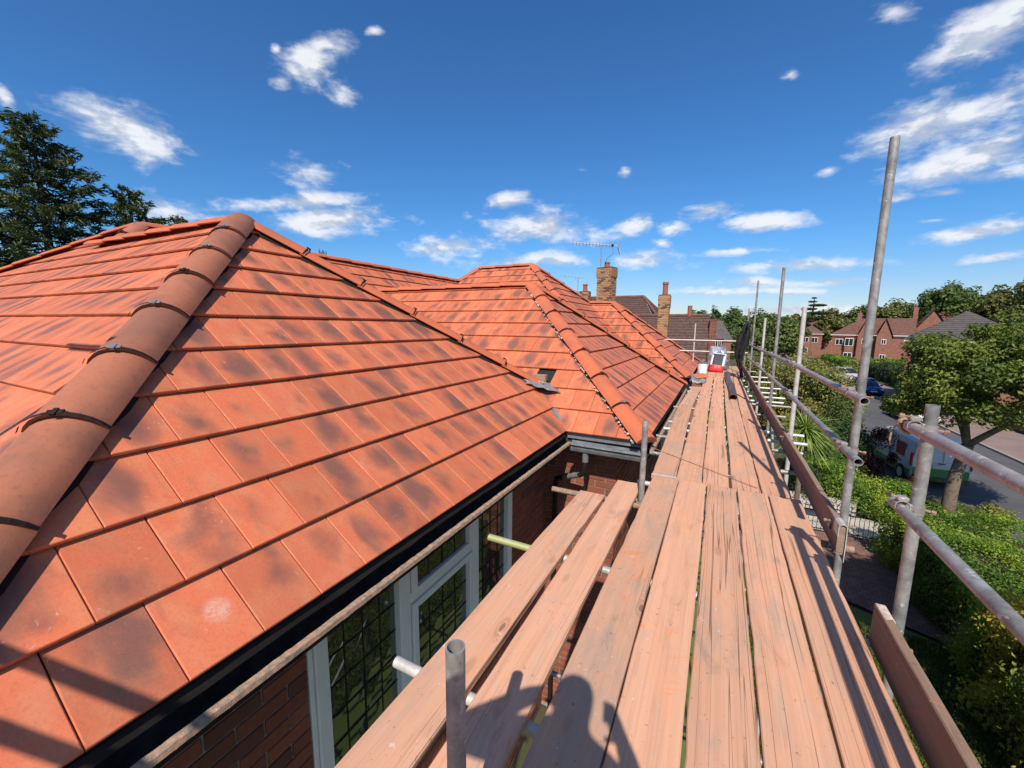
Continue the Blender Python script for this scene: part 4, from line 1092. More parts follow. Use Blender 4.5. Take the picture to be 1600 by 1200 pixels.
# -------- small far house with a white bay window
fb = thing('bay_house', 'small far house with a grey hipped bay roof and white windows', 'house', (-0.2, 46.0, GZ))
mb = MB(); mb.box(-1.5, 1.2, 0, 5, 0, 5.0); mb.box(-.55, .35, -.9, 0, 0, 4.4); mb.build('wall', BRICK_FAR, fb)
mb = MB(); mb.add([(-.75, -1.1, 5.15), (.55, -1.1, 5.15), (.55, 0, 5.15), (-.75, 0, 5.15), (-.1, 0, 6.0)], [(0, 1, 4), (1, 2, 4), (3, 0, 4)])
mb.add([(-1.7, -.2, 5.0), (1.4, -.2, 5.0), (.2, 2.5, 7.0), (-.6, 2.5, 7.0), (1.4, 5.2, 5.0), (-1.7, 5.2, 5.0)], [(0, 1, 2, 3), (1, 4, 2), (4, 5, 3, 2), (5, 0, 3)]); mb.build('roof', TILE_GREY_FAR, fb)
for x in (-.52, -.20, .12):
    mb = MB(); mb.bbox(x, x+.22, -.96, -.905, 4.25, 5.05, .01); w_ = mb.build('window', WHITE, fb)
    mb = MB(); mb.box(x+.035, x+.185, -.968, -.962, 4.32, 4.98); mb.build('pane', GLASS, w_)

# -------- houses along the far side of the street
def window_unit(parent, x, z, w, h, y, n=2):
    mb = MB(); mb.bbox(x, x+w, y-.06, y-.002, z, z+h, .01); f = mb.build('window', WHITE, parent)
    for i in range(n):
        mb = MB(); ww = (w-.06*(n+1))/n; x0 = x+.06+i*(ww+.06); mb.box(x0, x0+ww, y-.068, y-.062, z+.07, z+h-.07); mb.build('pane', GLASS, f)
    return f
def roof_hip(mb, x0, x1, y0, y1, z, rise, hipl=True, hipr=True, ov=.3):
    x0 -= ov; x1 += ov; y0 -= ov; y1 += ov; ym = (y0+y1)/2; h = (y1-y0)/2
    a = x0+(h*.9 if hipl else 0); b = x1-(h*.9 if hipr else 0)
    slope_courses(mb, (x0, y0, z), (x1, y0, z), (b, ym, z+rise), (a, ym, z+rise), 14, .04)
    slope_courses(mb, (x1, y1, z), (x0, y1, z), (a, ym, z+rise), (b, ym, z+rise), 8, .04)
    slope_courses(mb, (x0, y1, z), (x0, y0, z), (a, ym, z+rise), (a, ym, z+rise), 10, .04)
    slope_courses(mb, (x1, y0, z), (x1, y1, z), (b, ym, z+rise), (b, ym, z+rise), 10, .04)
def far_house(name, label, loc, rz, w, d, eave, rise, roofm, gables=(), wins=(), chim=(), hipl=True, hipr=True, wallm=None, bays=()):
    h = thing(name, label, 'house', loc, rz)
    mb = MB(); mb.box(0, w, 0, d, 0, eave)
    for gx, gw, gz, gp in gables:
        mb.box(gx-gw/2+.05, gx+gw/2-.05, -gp, 0, 0, eave-.2); mb.prism([(gx-gw/2+.05, eave-.2), (gx+gw/2-.05, eave-.2), (gx, gz-.15)], -gp, 0, axis='y')
    for bx, bw, bz in bays: mb.prism([(bx-bw/2, 0), (bx-bw/3, -.7), (bx+bw/3, -.7), (bx+bw/2, 0)], 0, bz)
    mb.build('wall', wallm or BRICK_FAR, h)
    mb = MB(); roof_hip(mb, 0, w, 0, d, eave, rise, hipl, hipr)
    for gx, gw, gz, gp in gables:
        for s_ in (-1, 1):
            p0, p1 = (gx+s_*(gw/2+.15), eave-.35), (gx, gz)
            q = [(p0[0], -gp-.25, p0[1]), (p0[0], d*.4, p0[1]), (p1[0], d*.4, p1[1]), (p1[0], -gp-.25, p1[1])]
            if s_ > 0: slope_courses(mb, *q, 8, .04)
            else: slope_courses(mb, q[1], q[0], q[3], q[2], 8, .04)
    mb.build('roof', roofm, h)
    mb = MB(); mb.bbox(-.25, w+.25, -.36, -.30, eave-.16, eave-.04, .02); mb.build('gutter', WHITE, h)
    for (x, z, ww, hh, y) in wins: window_unit(h, x, z, ww, hh, y)
    for cx, cy_, ct in chim:
        mb = MB(); mb.bbox(cx-.3, cx+.3, cy_-.4, cy_+.4, eave, ct, .02); c = mb.build('chimney', BRICK_FAR, h)
        for k in (-.2, .2):
            mb = MB(); mb.tube((cx, cy_+k, ct), (cx, cy_+k, ct+.35), .1, 8); mb.build('chimney_pot', CLAYPOT, c)
    return h
far_house('semi_house', 'red brick house across the street with two steep dark gables and white bay windows', (16.9, 86.2, GZ), -0.24, 9.8, 8.0, 5.35, 2.7, TILE_RED_FAR,
          gables=((4.2, 1.9, 7.9, .8), (6.5, 1.9, 7.95, .8)), wins=((.5, 3.6, 1.0, 1.0, 0), (1.75, 3.5, 1.1, 1.25, -.7), (1.75, .9, 1.1, 1.5, -.7), (3.85, 3.9, .6, .8, -.8), (6.2, 3.9, .6, .8, -.8), (6.2, .4, .7, 1.9, -.8)), chim=((3.2, 4.0, 9.0),), bays=((2.3, 1.5, 4.9),), hipr=False)
far_house('semi_house', 'plain red brick house joined beyond the dark gables, half hidden by the street tree', (27.2, 88.4, GZ), -0.20, 9.0, 9.0, 5.6, 3.6, TILE_RED_FAR, gables=((2.6, 5.0, 9.4, .3),), wins=((1.0, 3.4, 1.2, 1.1, -.3),), chim=((.8, 3, 9.9),))
far_house('grey_roof_house', 'house with pyramid shaped grey tiled roof behind the street tree', (13.6, 44.0, GZ), -0.30, 6.4, 7.0, 5.45, 2.3, TILE_GREY_FAR, gables=((5.4, 2.4, 6.9, .5),), wins=((1.0, 3.2, 1.4, 1.2, 0), (4.8, 3.3, 1.2, 1.1, -.5)), wallm=BRICK_FAR)
for i, (x, y, rz, w, lab) in enumerate(((12.6, 118, -.1, 6.5, 'farthest red roofed house beyond the bushes, by the tallest thin tube'), (19.4, 119, -.12, 5.0, 'far red roofed house between two scaffold tubes'), (15.4, 108, -.15, 4.0, 'far house with red roof and pale side wall before the gabled houses'))):
    far_house('semi_house', lab, (x, y, GZ), rz, w, 7.5, 5.2, 2.9, TILE_RED_FAR, wins=((.6, 3.3, 1.1, 1.1, 0), (w-1.8, 3.3, 1.1, 1.1, 0), (.6, .8, 1.1, 1.3, 0)), chim=((w*.5, 3.7, 8.9),), hipr=(i != 1))
# ================================================================== SCAFFOLD
scaf = thing('scaffold', 'grey tube scaffold with guard rails, clamps and uprights along the roof edge', 'scaffold', (0.85, 3.4, GZ))
def spart(mb, name, m, smooth=True, parent=None):
    o = mb.build(name, m, parent or scaf, smooth=smooth, angle=40)
    if parent is None: o.location = (-0.85, -3.4, -GZ)
    return o
R_T, R_I = 0.0242, 0.0202
def tube(name, a, b, m=GALV, n=20):
    mb = MB(); mb.tube(a, b, R_T, n, R_I); return spart(mb, name, m)
def sleeve(a, d, m=GALV, L=0.10):
    a = Vector(a); d = Vector(d).normalized(); mb = MB(); mb.tube(a-d*L/2, a+d*L/2, 0.031, 16, 0.0245)
    u = d.cross(Vector((0, 0, 1)));  u = Vector((1, 0, 0)) if u.length < .1 else u.normalized()
    for k in (-.03, .03): mb.tube(a+d*k+u*.028, a+d*k+u*.062, .008, 6); mb.tube(a+d*k+u*.05, a+d*k+u*.062, .013, 6)
    return spart(mb, 'sleeve_coupler', m)
def coupler(post, rail_dir, off, m=RUSTM):
    """right-angle coupler: one ring on the upright, one on the rail, two swing bolts"""
    p = Vector(post); rd = Vector(rail_dir).normalized(); o = Vector(off); q = p+o
    mb = MB(); mb.tube(p-Vector((0, 0, .019)), p+Vector((0, 0, .019)), 0.0285, 14, 0.0246)
    mb.tube(q-rd*.019, q+rd*.019, 0.0285, 14, 0.0246)
    on = o.normalized(); mb.bbox(-.014, .014, -.016, .016, -.020, .020, .004, mat=Matrix.Translation((p+q)/2))
    # swing bolts with nuts
    a = p-on*.02+rd*.034; mb.tube(a, a-on*.060, .0060, 6, mi=1); mb.tube(a-on*.042, a-on*.058, .0115, 6, mi=1)
    mb.bbox(-.012, .012, -.03, .012, -.02, .02, .004, mat=Matrix.Translation(p+rd*.036))
    b = q+Vector((0, 0, .034)); mb.tube(b-on*.015, b+on*.055, .0060, 6, mi=1); mb.tube(b+on*.038, b+on*.054, .0115, 6, mi=1)
    mb.bbox(-.02, .02, -.02, .02, -.010, .010, .004, mat=Matrix.Translation(q+Vector((0, 0, .034))))
    return spart(mb, 'coupler', [GALV_RUST if m is RUSTM else m, RUSTM])
XS, XR = 0.85, 0.797
# outer uprights: y, top, material, small lean
UP = [(2.385, 1.125, GALV, 0), (3.385, 2.60, GALV, 0), (5.80, 1.70, GALV_PALE, 0), (8.13, 2.44, GALV, 0), (10.5, 1.67, GALV_PALE, 0), (13.75, 2.80, GALV, 0), (17.0, 2.15, GALV, 0), (-0.9, 1.3, GALV, 0)]
for y, top, m, ln in UP: tube('standard', (XS, y, GZ), (XS+ln, y, top), m)
# inner uprights standing in the slot between the lower boards and the deck
for y, top in ((0.715, 0.685), (3.50, 0.665)): tube('standard', (-0.512, y, GZ), (-0.512, y, top))
# guard rails
for z, y0, y1 in ((1.022, 3.08, 5.62), (0.655, 3.04, 6.2)): tube('guard_rail', (XR, y0, z), (XR, y1, z+.005), GALV_RUST if z > 1 else GALV)
for z, y0, y1 in ((1.027, 5.62, 13.9), (0.660, 6.2, 13.6)): tube('guard_rail', (XR, y0, z), (XR-.05, y1, z-.05), GALV)
for z, y0 in ((1.015, 2.50), (0.635, 2.47)): tube('guard_rail', (XR, y0, z), (XR, -2.4, z), GALV_RUST if z > 1 else GALV)
sleeve((XR, 5.62, 1.027), (0, 1, 0), GALV_RUST); sleeve((XR, 6.2, 0.66), (0, 1, 0), GALV)
for y, top, m, ln in UP[:7]:
    for z in (1.02, 0.645):
        if y < 13.8 and z < top: coupler((XS, y, z-.005 if y < 6 else z-.02), (0, 1, 0), (XR-XS, 0, .01), RUSTM if (y*7+z*3) % 2 > .5 else GALV_RUST)
# return of the scaffold round the near corner (behind the lens; its rails and tall upright shade the roof)
tube('standard', (-3.12, -.9, GZ), (-3.12, -.9, 3.58)); tube('standard', (-1.0, -.95, GZ), (-1.0, -.95, 1.9))
tube('guard_rail', (-3.95, -.85, 3.46), (-2.95, -.85, 3.46)); tube('guard_rail', (-2.7, -.9, 1.62), (-.9, -.9, 1.60)); tube('guard_rail', (-2.7, -.9, 1.40), (-.9, -.9, 1.39))
coupler((-3.12, -.9, 3.46), (1, 0, 0), (0, .05, 0), RUSTM)
# transoms under the boards (mostly hidden) and the ledgers that carry them
ZT = -0.038-0.026
for y, x0, x1, m in ((-0.6, -1.6, 1.0, GALV), (1.22, -1.20, .80, GALV_PALE), (2.36, -1.38, .80, TUBE_YEL), (3.40, -1.30, .93, RUSTM), (3.96, -0.62, .93, GALV_PALE), (5.0, -.66, .92, GALV), (5.85, -.7, 1.0, GALV), (6.35, -.66, 1.12, GALV_PALE), (6.85, -.64, 1.16, GALV_PALE), (8.2, -.7, 1.1, GALV), (9.3, -.6, 1.32, GALV_RUST), (9.75, -.6, 1.25, GALV_PALE), (10.4, -.6, 1.35, GALV_PALE), (11.1, -.6, 1.25, GALV_PALE), (12.0, -.5, 1.5, GALV_PALE), (13.3, -.5, 1.4, GALV_PALE), (14.6, -.5, 1.4, GALV_PALE), (16.4, -.5, 1.2, GALV)):
    tube('transom', (x0, y, ZT), (x1, y, ZT), m, 16)
# second lift lower down
for x in (XS-.055, -0.565): tube('ledger', (x, -2.4, -2.1), (x, 17.2, -2.1), GALV, 12)
for y in (0.8, 3.45, 5.9, 8.2, 10.6, 13.8): tube('transom', (-1.4, y, -2.05), (1.05, y, -2.05), GALV, 12)
tube('brace', (XS+.05, 3.6, -4.6), (XS+.05, 8.0, -.2), GALV, 12)
# end rails across the far end of the platform
tube('guard_rail', (-2.6, 16.9, 0.98), (0.92, 16.9, 0.97), GALV_PALE); tube('guard_rail', (-2.4, 16.9, 0.565), (0.92, 16.9, 0.56), GALV_PALE)
tube('standard', (-0.87, 16.95, GZ), (-0.87, 16.95, 1.60), GALV_PALE)
# clip that holds the toe board at the tallest upright: a bent galvanised plate
mb = MB(); n_ = 9
for (y0, y1) in ((3.19, 3.31),):
    pts = [(0.782, .10), (0.782, .15), (0.785, .175), (0.797, .186), (0.815, .186), (0.828, .175), (0.831, .12), (0.831, -.07)]
    vs = [(x, y0, z+.0) for x, z in pts]+[(x, y1, z) for x, z in pts]; k = len(pts)
    mb.add(vs, [(i, i+1, k+i+1, k+i) for i in range(k-1)])
tc_ = spart(mb, 'toe_board_clip', GALV_PALE, False); so = tc_.modifiers.new('s', 'SOLIDIFY'); so.thickness = .004
coupler((XS, 3.385, .09), (0, 1, 0), (-.055, 0, 0), GALV); coupler((XS, 3.385, -.075), (0, 1, 0), (-.05, 0, 0), RUSTM)
coupler((XS, 2.385, -.075), (0, 1, 0), (-.05, 0, 0), RUSTM); coupler((XS, 5.80, .10), (0, 1, 0), (-.055, 0, 0), GALV)
coupler((-.512, 3.50, -.085), (0, 1, 0), (-.05, 0, 0), GALV)

# ------------------------------------------------------------------ boards: each one lies loose on the transoms
BW, BT = 0.225, 0.038
TONES = [(.92, .45, .30), (.96, .40, .35), (.86, .65, .30), (1.0, .25, .20), (.86, .50, .85), (.95, .60, .50), (.90, .35, .40), (.88, .6, .4), (.92, .35, .3), (.97, .3, .45), (.93, .5, .3), (.90, .45, .4)]
def board(label, x0, y0, x1, y1, group, z=0.0, w=BW, m=WOOD, sag=0.0, band=None):
    """x0,y0 / x1,y1: left edge at the near and far end"""
    L = math.hypot(x1-x0, y1-y0); a = math.atan2(x1-x0, y1-y0); n = max(6, int(L/0.14)); r = random.Random(int((x0+3)*977+(y0+9)*131))
    mb = MB(); rings = []; c = 0.0045
    ph = r.uniform(0, 6); cup = r.uniform(-.0015, .0025)
    for i in range(n+1):
        y = L*i/n; e = .0018*math.sin(y*3.1+ph)+r.uniform(-.0014, .0014)+(.005 if r.random() < .05 else 0); e2 = .0018*math.sin(y*2.3+ph*2)+r.uniform(-.0014, .0014)-(.005 if r.random() < .05 else 0); zz = sag*math.sin(math.pi*i/n)+.0022*math.sin(ph+y*1.3)+r.uniform(-.0006, .0006)
        if i in (0, n): y += r.uniform(-.004, .004)
        pts = [(e+c, zz), (w*.5, zz-cup), (w-c+e2, zz), (w+e2, zz-c), (w+e2, zz-BT+c), (w-c+e2, zz-BT), (e+c, zz-BT), (e, zz-BT+c), (e, zz-c)]
        rings.append([(x, y, z_) for x, z_ in pts])
    k = len(rings[0]); vs = [p for rg in rings for p in rg]
    fs = [(i*k+j, i*k+(j+1) % k, (i+1)*k+(j+1) % k, (i+1)*k+j) for i in range(n) for j in range(k)]
    fs += [tuple(range(k)), tuple(range(n*k+k-1, n*k-1, -1))]
    mb.add(vs, fs)
    o = mb.build('scaffold_board', m); fixn(o)
    o.location = (x0, y0, z); o.rotation_euler = (r.uniform(-.0006, .0006), r.uniform(-.004, .004), -a)
    tag(o, label, 'board', group); o.color = (*(TONES.pop(0) if TONES else (r.uniform(.78, 1.02), r.uniform(.2, .8), r.uniform(.2, .7))), 1)
    if band is not None:
        b = MB()
        for yy in band: b.bbox(-.0015, w+.0015, yy-.012, yy+.012, -BT-.001, .0016, .0008)
        b.build('end_band', GALV_PALE, o)
    return o
G1, G2, G3 = 'scaffold boards of the nearest run', 'scaffold boards of the middle run', 'scaffold boards of the far run'
board('lower board nearest the leaded window, its end by the grey downpipe', -1.052, -2.4, -1.020, 3.36, 'boards beside the wall', -0.002)
board('lower board carrying the near tube\'s shadow, ending beside the second short tube', -0.742, -2.4, -0.772, 3.76, 'boards beside the wall', -0.001, 0.218)
n1 = ['along the dark slot where the short tubes stand', 'beside the head shadow, pinkest of the five', 'with close dark splits, centre of the five', 'pale and grey, with the long split', 'next to the toe boards, striped with rail shadows']
for i, x in enumerate((-0.483, -0.243, -0.005, 0.231, 0.473)):
    board('board of the nearest run '+n1[i], x+.003, -2.5, (-0.492, -0.252, -0.008, 0.236, 0.480)[i]+.003, 4.04, G1, w=.2315)
n2 = ['beside the roof gutter, with a white broken end', 'second out from the gutter, darker at the near end', 'in the centre of the five', 'under the far end of the thin rusty wire', 'against the toe board, under the rail shadows']
for i, (xa, xb) in enumerate(((-.512, -.608), (-.284, -.328), (-.055, -.078), (.194, .172), (.430, .405))):
    board('middle run board '+n2[i], xa+.004, 4.06, xb+.006, 8.17, G2, .002, band=(0.02,) if i < 2 else None)
n3 = ['short and dusty, at the gutter end of the roof', 'beside the short dusty one', 'with a dark gap along its edge', 'under the dark length of gutter', 'in the rail shadows by the toe board']
for i, (xa, xb, yb) in enumerate(((-.600, -.55, 10.9), (-.318, -.33, 13.3), (-.075, -.08, 13.35), (.175, .17, 13.4), (.41, .41, 13.4))):
    board('board of the far run '+n3[i], xa+.004, 8.20, xb+.006, yb, G3, .001)
for i, (x, lab) in enumerate(((-.50, 'under the white bucket'), (-.265, 'under the red and white bag'), (-.03, 'beside the bag'), (.205, 'by the hanging black sheet'), (.44, 'against the toe board'))):
    board('overlapping board at the far end of the platform, '+lab, x, 13.28, x, 17.1, 'boards at the far end', .040)
# toe boards on edge
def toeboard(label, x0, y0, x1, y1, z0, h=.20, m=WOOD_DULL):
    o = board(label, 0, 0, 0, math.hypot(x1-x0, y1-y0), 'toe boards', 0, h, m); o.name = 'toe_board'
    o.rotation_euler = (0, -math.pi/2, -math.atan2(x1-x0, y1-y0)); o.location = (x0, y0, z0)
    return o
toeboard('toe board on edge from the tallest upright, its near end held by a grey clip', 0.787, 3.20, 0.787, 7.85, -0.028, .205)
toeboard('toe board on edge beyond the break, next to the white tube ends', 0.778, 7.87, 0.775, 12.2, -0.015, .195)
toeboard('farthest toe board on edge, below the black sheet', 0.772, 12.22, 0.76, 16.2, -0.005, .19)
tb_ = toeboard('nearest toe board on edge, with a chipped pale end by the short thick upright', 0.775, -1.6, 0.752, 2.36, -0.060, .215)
mb = MB(); mb.add([(.2165, 3.80, -.001), (.2165, 3.962, -.001), (.2165, 3.962, -.037), (.2165, 3.83, -.037), (.2185, 3.86, -.010), (.2185, 3.955, -.008), (.2185, 3.955, -.030), (.2185, 3.87, -.028)], [(0, 1, 5, 4), (1, 2, 6, 5), (2, 3, 7, 6), (3, 0, 4, 7), (4, 5, 6, 7)])
mb.bbox(.150, .2155, 3.958, 3.9655, -.036, -.002, .002); mb.build('chipped_end', simple('pale_split_wood', (.60, .50, .42), .9, col2=(.40, .30, .25), scale=40, bmp=.5), tb_)
# rope lashing on the near rail joint
mb = MB()
def lash(c, axis, r, turns, pitch, seed):
    c = Vector(c); ax = Vector(axis).normalized(); u = ax.orthogonal().normalized(); w = ax.cross(u); rr = random.Random(seed); pts = []
    N = int(turns*14)
    for i in range(N):
        a = 2*math.pi*i/14; q = r+rr.uniform(-.001, .0035)
        pts.append(c+u*q*math.cos(a)+w*q*math.sin(a)+ax*(pitch*(i/14)-pitch*turns/2+rr.uniform(-.0015, .0015)))
    return pts
pts = lash((XR, 2.44, 1.015), (0, 1, .1), .031, 2.6, .013, 1)
pts += [Vector((XR+.03, 2.43, 1.045)), Vector((.83, 2.41, 1.035))]+lash((XS, 2.385, .985), (0, 0, 1), .031, 1.6, .012, 2)
mb.path(pts, .0062, 6)
mb.path([(XR-.02, 2.46, 1.02), (XR-.045, 2.47, .99), (XR-.05, 2.46, .94), (XR-.043, 2.465, .91)], .004, 5)
tag(mb.build('rope', ROPEM, smooth=True), 'frayed tan rope lashed round the rail and the short thick upright', 'rope')
# thin rod lying across the boards
mb = MB(); mb.path([(-0.64, 4.92, .03), (-.50, 4.86, .012), (-.2, 4.62, .011), (.2, 4.30, .010), (.40, 4.14, .010)], .0035, 6)
tag(mb.build('wire', RUSTM), 'thin dark rusty wire lying across the boards from the gutter', 'wire')
# dark half-round gutter length
mb = MB(); n_ = 12; secs = [(.325, 9.24, .004), (.335, 10.2, .003), (.31, 11.5, .003), (.27, 12.6, .004), (.27, 13.2, .03), (.26, 13.75, .048)]; vs = []
for x, y, z in secs:
    for k in range(n_+1):
        a = math.pi*1.5*k/n_-math.pi*.25; vs.append((x+.068*math.cos(a), y, z+.045+.058*math.sin(a)))
mb.add(vs, [(i*(n_+1)+k, i*(n_+1)+k+1, (i+1)*(n_+1)+k+1, (i+1)*(n_+1)+k) for i in range(len(secs)-1) for k in range(n_)])
o = mb.build('gutter_length', simple('dull_brown_plastic', (0.06, 0.04, 0.04), 0.4, col2=(0.10, 0.07, 0.065)), smooth=True); so = o.modifiers.new('s', 'SOLIDIFY'); so.thickness = .004
tag(o, 'dark half round gutter length lying open end forward on the boards', 'gutter')
# crumpled membrane and slip of tile at the end of the third gutter
o = crumple('torn_membrane', -0.45, 11.9, .085, .42, .9, LEAD, .035, 9, None, 8, rx=.15, ry=.25); tag(o, 'crumpled grey membrane scrap piled where the far gutter ends', 'membrane')
mb = MB(); mb.bbox(-.16, .16, -.2, .2, 0, .03, .006); o = mb.build('loose_tile', TILE); o.location = (-.42, 12.05, .135); o.rotation_euler = (.1, -.15, .4); tag(o, 'loose orange tile lying on the crumpled grey membrane', 'tile')
# red, white and black builders' bag, propped against the clutter at the far end
bag = thing('cement_bag', 'full bag with red bottom and black white-edged panel leaning at the platform end', 'bag', (-0.06, 14.35, .042))
def pillow(w, h, d, n=9, seed=0, fl=1.0):
    r = random.Random(seed); vs = []; fs = []
    for side in (1, -1):
        for i in range(n):
            for j in range(n):
                u, v = i/(n-1)*2-1, j/(n-1)*2-1
                k = max(0, (1-abs(u)**3.2)*(1-abs(v)**4))**.5
                vs.append((u*w/2*(1-.05*abs(v)), side*d/2*k+r.gauss(0, .006)*k*fl, (v+1)*h/2))
    o_ = n*n
    for i in range(n-1):
        for j in range(n-1):
            a = i*n+j; fs.append((a, a+1, a+n+1, a+n)); fs.append((o_+a, o_+a+n, o_+a+n+1, o_+a+1))
    return vs, fs
RED = simple('red_plastic_print', (0.62, 0.03, 0.03), .45, var=.15); NAVY = simple('dark_plastic_print', (0.03, 0.035, 0.05), .65, var=.2); WHT = simple('white_bag_plastic', (0.75, 0.76, 0.78), .45, var=.1)
vs, fs = pillow(.44, .68, .17, 13, 3); tilt = Matrix.Rotation(-.5, 4, 'X') @ Matrix.Rotation(.12, 4, 'Y')
mb = MB(); vv = [tilt @ Vector(v) for v in vs]
for f in fs:
    c = sum((Vector(vs[k]) for k in f), Vector())/4; front = c.y < 0
    mi = 1 if c.z < .20 else (2 if abs(c.x) < .16 and .23 < c.z < .62 else 0)
    mb.add([vv[k] for k in f], [(0, 1, 2, 3)], mi)
o = mb.build('sack', [WHT, RED, NAVY], bag, smooth=True); bm = bmesh.new(); bm.from_mesh(o.data); bmesh.ops.remove_doubles(bm, verts=bm.verts, dist=1e-4); bmesh.ops.recalc_face_normals(bm, faces=bm.faces); bm.to_mesh(o.data); bm.free()
for i, (x, y, z, s, sx, lab) in enumerate(((-.16, 15.05, .045, 5, .34, 'crumpled clear plastic wrap heaped behind the red bag'), (.18, 15.2, .045, 9, .40, 'dark shiny sack slumped beyond the red bag'))):
    vs, fs = pillow(sx, .80, .34, 11, s, 6.0); mb = MB(); mb.add(vs, fs); o = mb.build('plastic_sack', simple('crumpled_plastic', (0.42, 0.44, 0.50) if i == 0 else (0.06, 0.065, 0.09), .2, col2=(.16, .17, .22) if i == 0 else (.3, .32, .38), scale=9), smooth=True)
    o.location = (x, y, z); o.rotation_euler = (-.15, .1-.3*i, .3); tag(o, lab, 'sack')
bk = thing('mixing_bucket', 'white plastic tub with grey lid left of the red bag', 'bucket', (-.43, 14.0, .042))
mb = MB(); mb.tube((0, 0, 0), (0, 0, .30), .13, 18, r2=.155); mb.build('tub', WHITE, bk, smooth=True, angle=40)
mb = MB(); mb.tube((0, 0, .302), (0, 0, .33), .165, 18); mb.tube((-.02, 0, .33), (.05, .02, .40), .05, 10); mb.build('lid', GREYP, bk)
# black sheet draped over the rail
r_ = random.Random(12); mb = MB(); n_, m_ = 9, 26; vs = []
for j in range(m_):
    v = j/(m_-1); z = 1.62-1.55*v; cx = .66-.20*v**.7+(.16*max(0, v-.62)/.38); w_ = (.10+.20*math.sin(min(1, v*1.5)*math.pi*.9)**1.2)*(1-.55*max(0, v-.6)/.4)
    for i in range(n_):
        u = i/(n_-1)-.5
        vs.append((cx+u*w_+r_.uniform(-.012, .012), 13.05+.07*math.sin(u*13+v*5)+r_.uniform(-.015, .015)+.1*v, z+.03*math.cos(u*7)+r_.uniform(-.012, .012)))
mb.add(vs, [(j*n_+i, j*n_+i+1, (j+1)*n_+i+1, (j+1)*n_+i) for j in range(m_-1) for i in range(n_-1)])
o = mb.build('black_sheet', simple('black_cloth', (0.016, 0.013, 0.016), .7, var=.3), smooth=True); so = o.modifiers.new('s', 'SOLIDIFY'); so.thickness = .02
tag(o, 'black cloth sheet hanging in folds from the far guard rail', 'cloth')
# ================================================================== VEGETATION
def leaf_mesh(name, P, Nn, size, mat, parent=None, aspect=0.55, cv=None, jitter=0.9, kind=None, tvec=None):
    """many small folded leaves: P points, Nn the way each leaf faces"""
    n = len(P); rnd = NR.normal(size=(n, 3)); Nn = Nn+rnd*jitter; Nn /= np.linalg.norm(Nn, axis=1, keepdims=True)+1e-9
    T = NR.normal(size=(n, 3)) if tvec is None else tvec+NR.normal(size=(n, 3))*0.35
    T -= Nn*(T*Nn).sum(1, keepdims=True); T /= np.linalg.norm(T, axis=1, keepdims=True)+1e-9
    B = np.cross(Nn, T); s = (size*NR.uniform(.6, 1.35, size=(n, 1)))
    fold = Nn*s*0.16
    V = np.empty((n, 4, 3)); V[:, 0] = P-T*s*.5; V[:, 1] = P+B*s*aspect*.5+fold; V[:, 2] = P+T*s*.5; V[:, 3] = P-B*s*aspect*.5+fold
    me = bpy.data.meshes.new(name); me.vertices.add(n*4); me.vertices.foreach_set('co', V.reshape(-1))
    idx = np.arange(n)*4; L = np.empty((n, 2, 3), dtype=np.int32)
    L[:, 0] = np.stack([idx, idx+1, idx+2], 1); L[:, 1] = np.stack([idx, idx+2, idx+3], 1)
    me.loops.add(n*6); me.loops.foreach_set('vertex_index', L.reshape(-1)); me.polygons.add(n*2)
    me.polygons.foreach_set('loop_start', np.arange(n*2, dtype=np.int32)*3)
    c = NR.random(n) if cv is None else np.clip(cv+NR.normal(0, .12, n), 0, 1)
    at = me.attributes.new('cv', 'FLOAT', 'FACE'); at.data.foreach_set('value', np.repeat(c, 2).astype(np.float32))
    me.materials.append(mat); me.update(calc_edges=True)
    o = bpy.data.objects.new(name, me); link(o, parent)
    if kind: o['kind'] = kind
    return o
def unit(n):
    v = NR.normal(size=(n, 3)); return v/np.linalg.norm(v, axis=1, keepdims=True)
def clump_points(center, rad, n, clumps=40, cr=0.28, shell=0.75, flat=1.0, lower=0.25):
    """leaf positions gathered in clumps spread through an uneven crown"""
    c = np.array(center); rad = np.array(rad)
    d = unit(clumps); d[:, 2] = np.where(d[:, 2] < -lower, -d[:, 2]*.6, d[:, 2])
    d /= np.linalg.norm(d, axis=1, keepdims=True)
    rr = NR.uniform(shell-.35, shell+.12, size=(clumps, 1)); C = d*rr
    w = NR.uniform(.5, 1.5, clumps); k = NR.choice(clumps, n, p=w/w.sum()); sz = NR.uniform(.55, 1.35, clumps)*cr
    q = unit(n)*(NR.random((n, 1))**.45)*sz[k][:, None]; q[:, 2] *= .8*flat
    U = C[k]+q; P = c+U*rad
    Nn = (q/(np.linalg.norm(q, axis=1, keepdims=True)+1e-6))*.7+U*.5; Nn[:, 2] += .55
    cvk = NR.uniform(.15, .85, clumps)
    return P, Nn, cvk[k]
def limb(mb, a, b, r0, r1, bend=0.15, n=7, seed=0, sides=8):
    a, b = Vector(a), Vector(b); r = random.Random(seed); L = (b-a).length; off = Vector((r.uniform(-1, 1), r.uniform(-1, 1), r.uniform(-.3, .6)))*L*bend
    pts = [a.lerp(b, i/(n-1))+off*math.sin(math.pi*i/(n-1)) for i in range(n)]
    mb.path(pts, [r0+(r1-r0)*i/(n-1) for i in range(n)], sides); return pts
BARK = simple('grey_brown_bark', (0.21, 0.155, 0.11), 0.95, col2=(0.11, 0.08, 0.06), scale=7, bmp=0.9)
BARK_D = simple('dark_bark', (0.07, 0.05, 0.038), 0.95, scale=7, bmp=0.8)
LEAF_TREE = mat_leaf('street_tree_leaf', [(0.06, 0.095, 0.018), (0.12, 0.165, 0.03), (0.20, 0.24, 0.042), (0.31, 0.32, 0.065)])
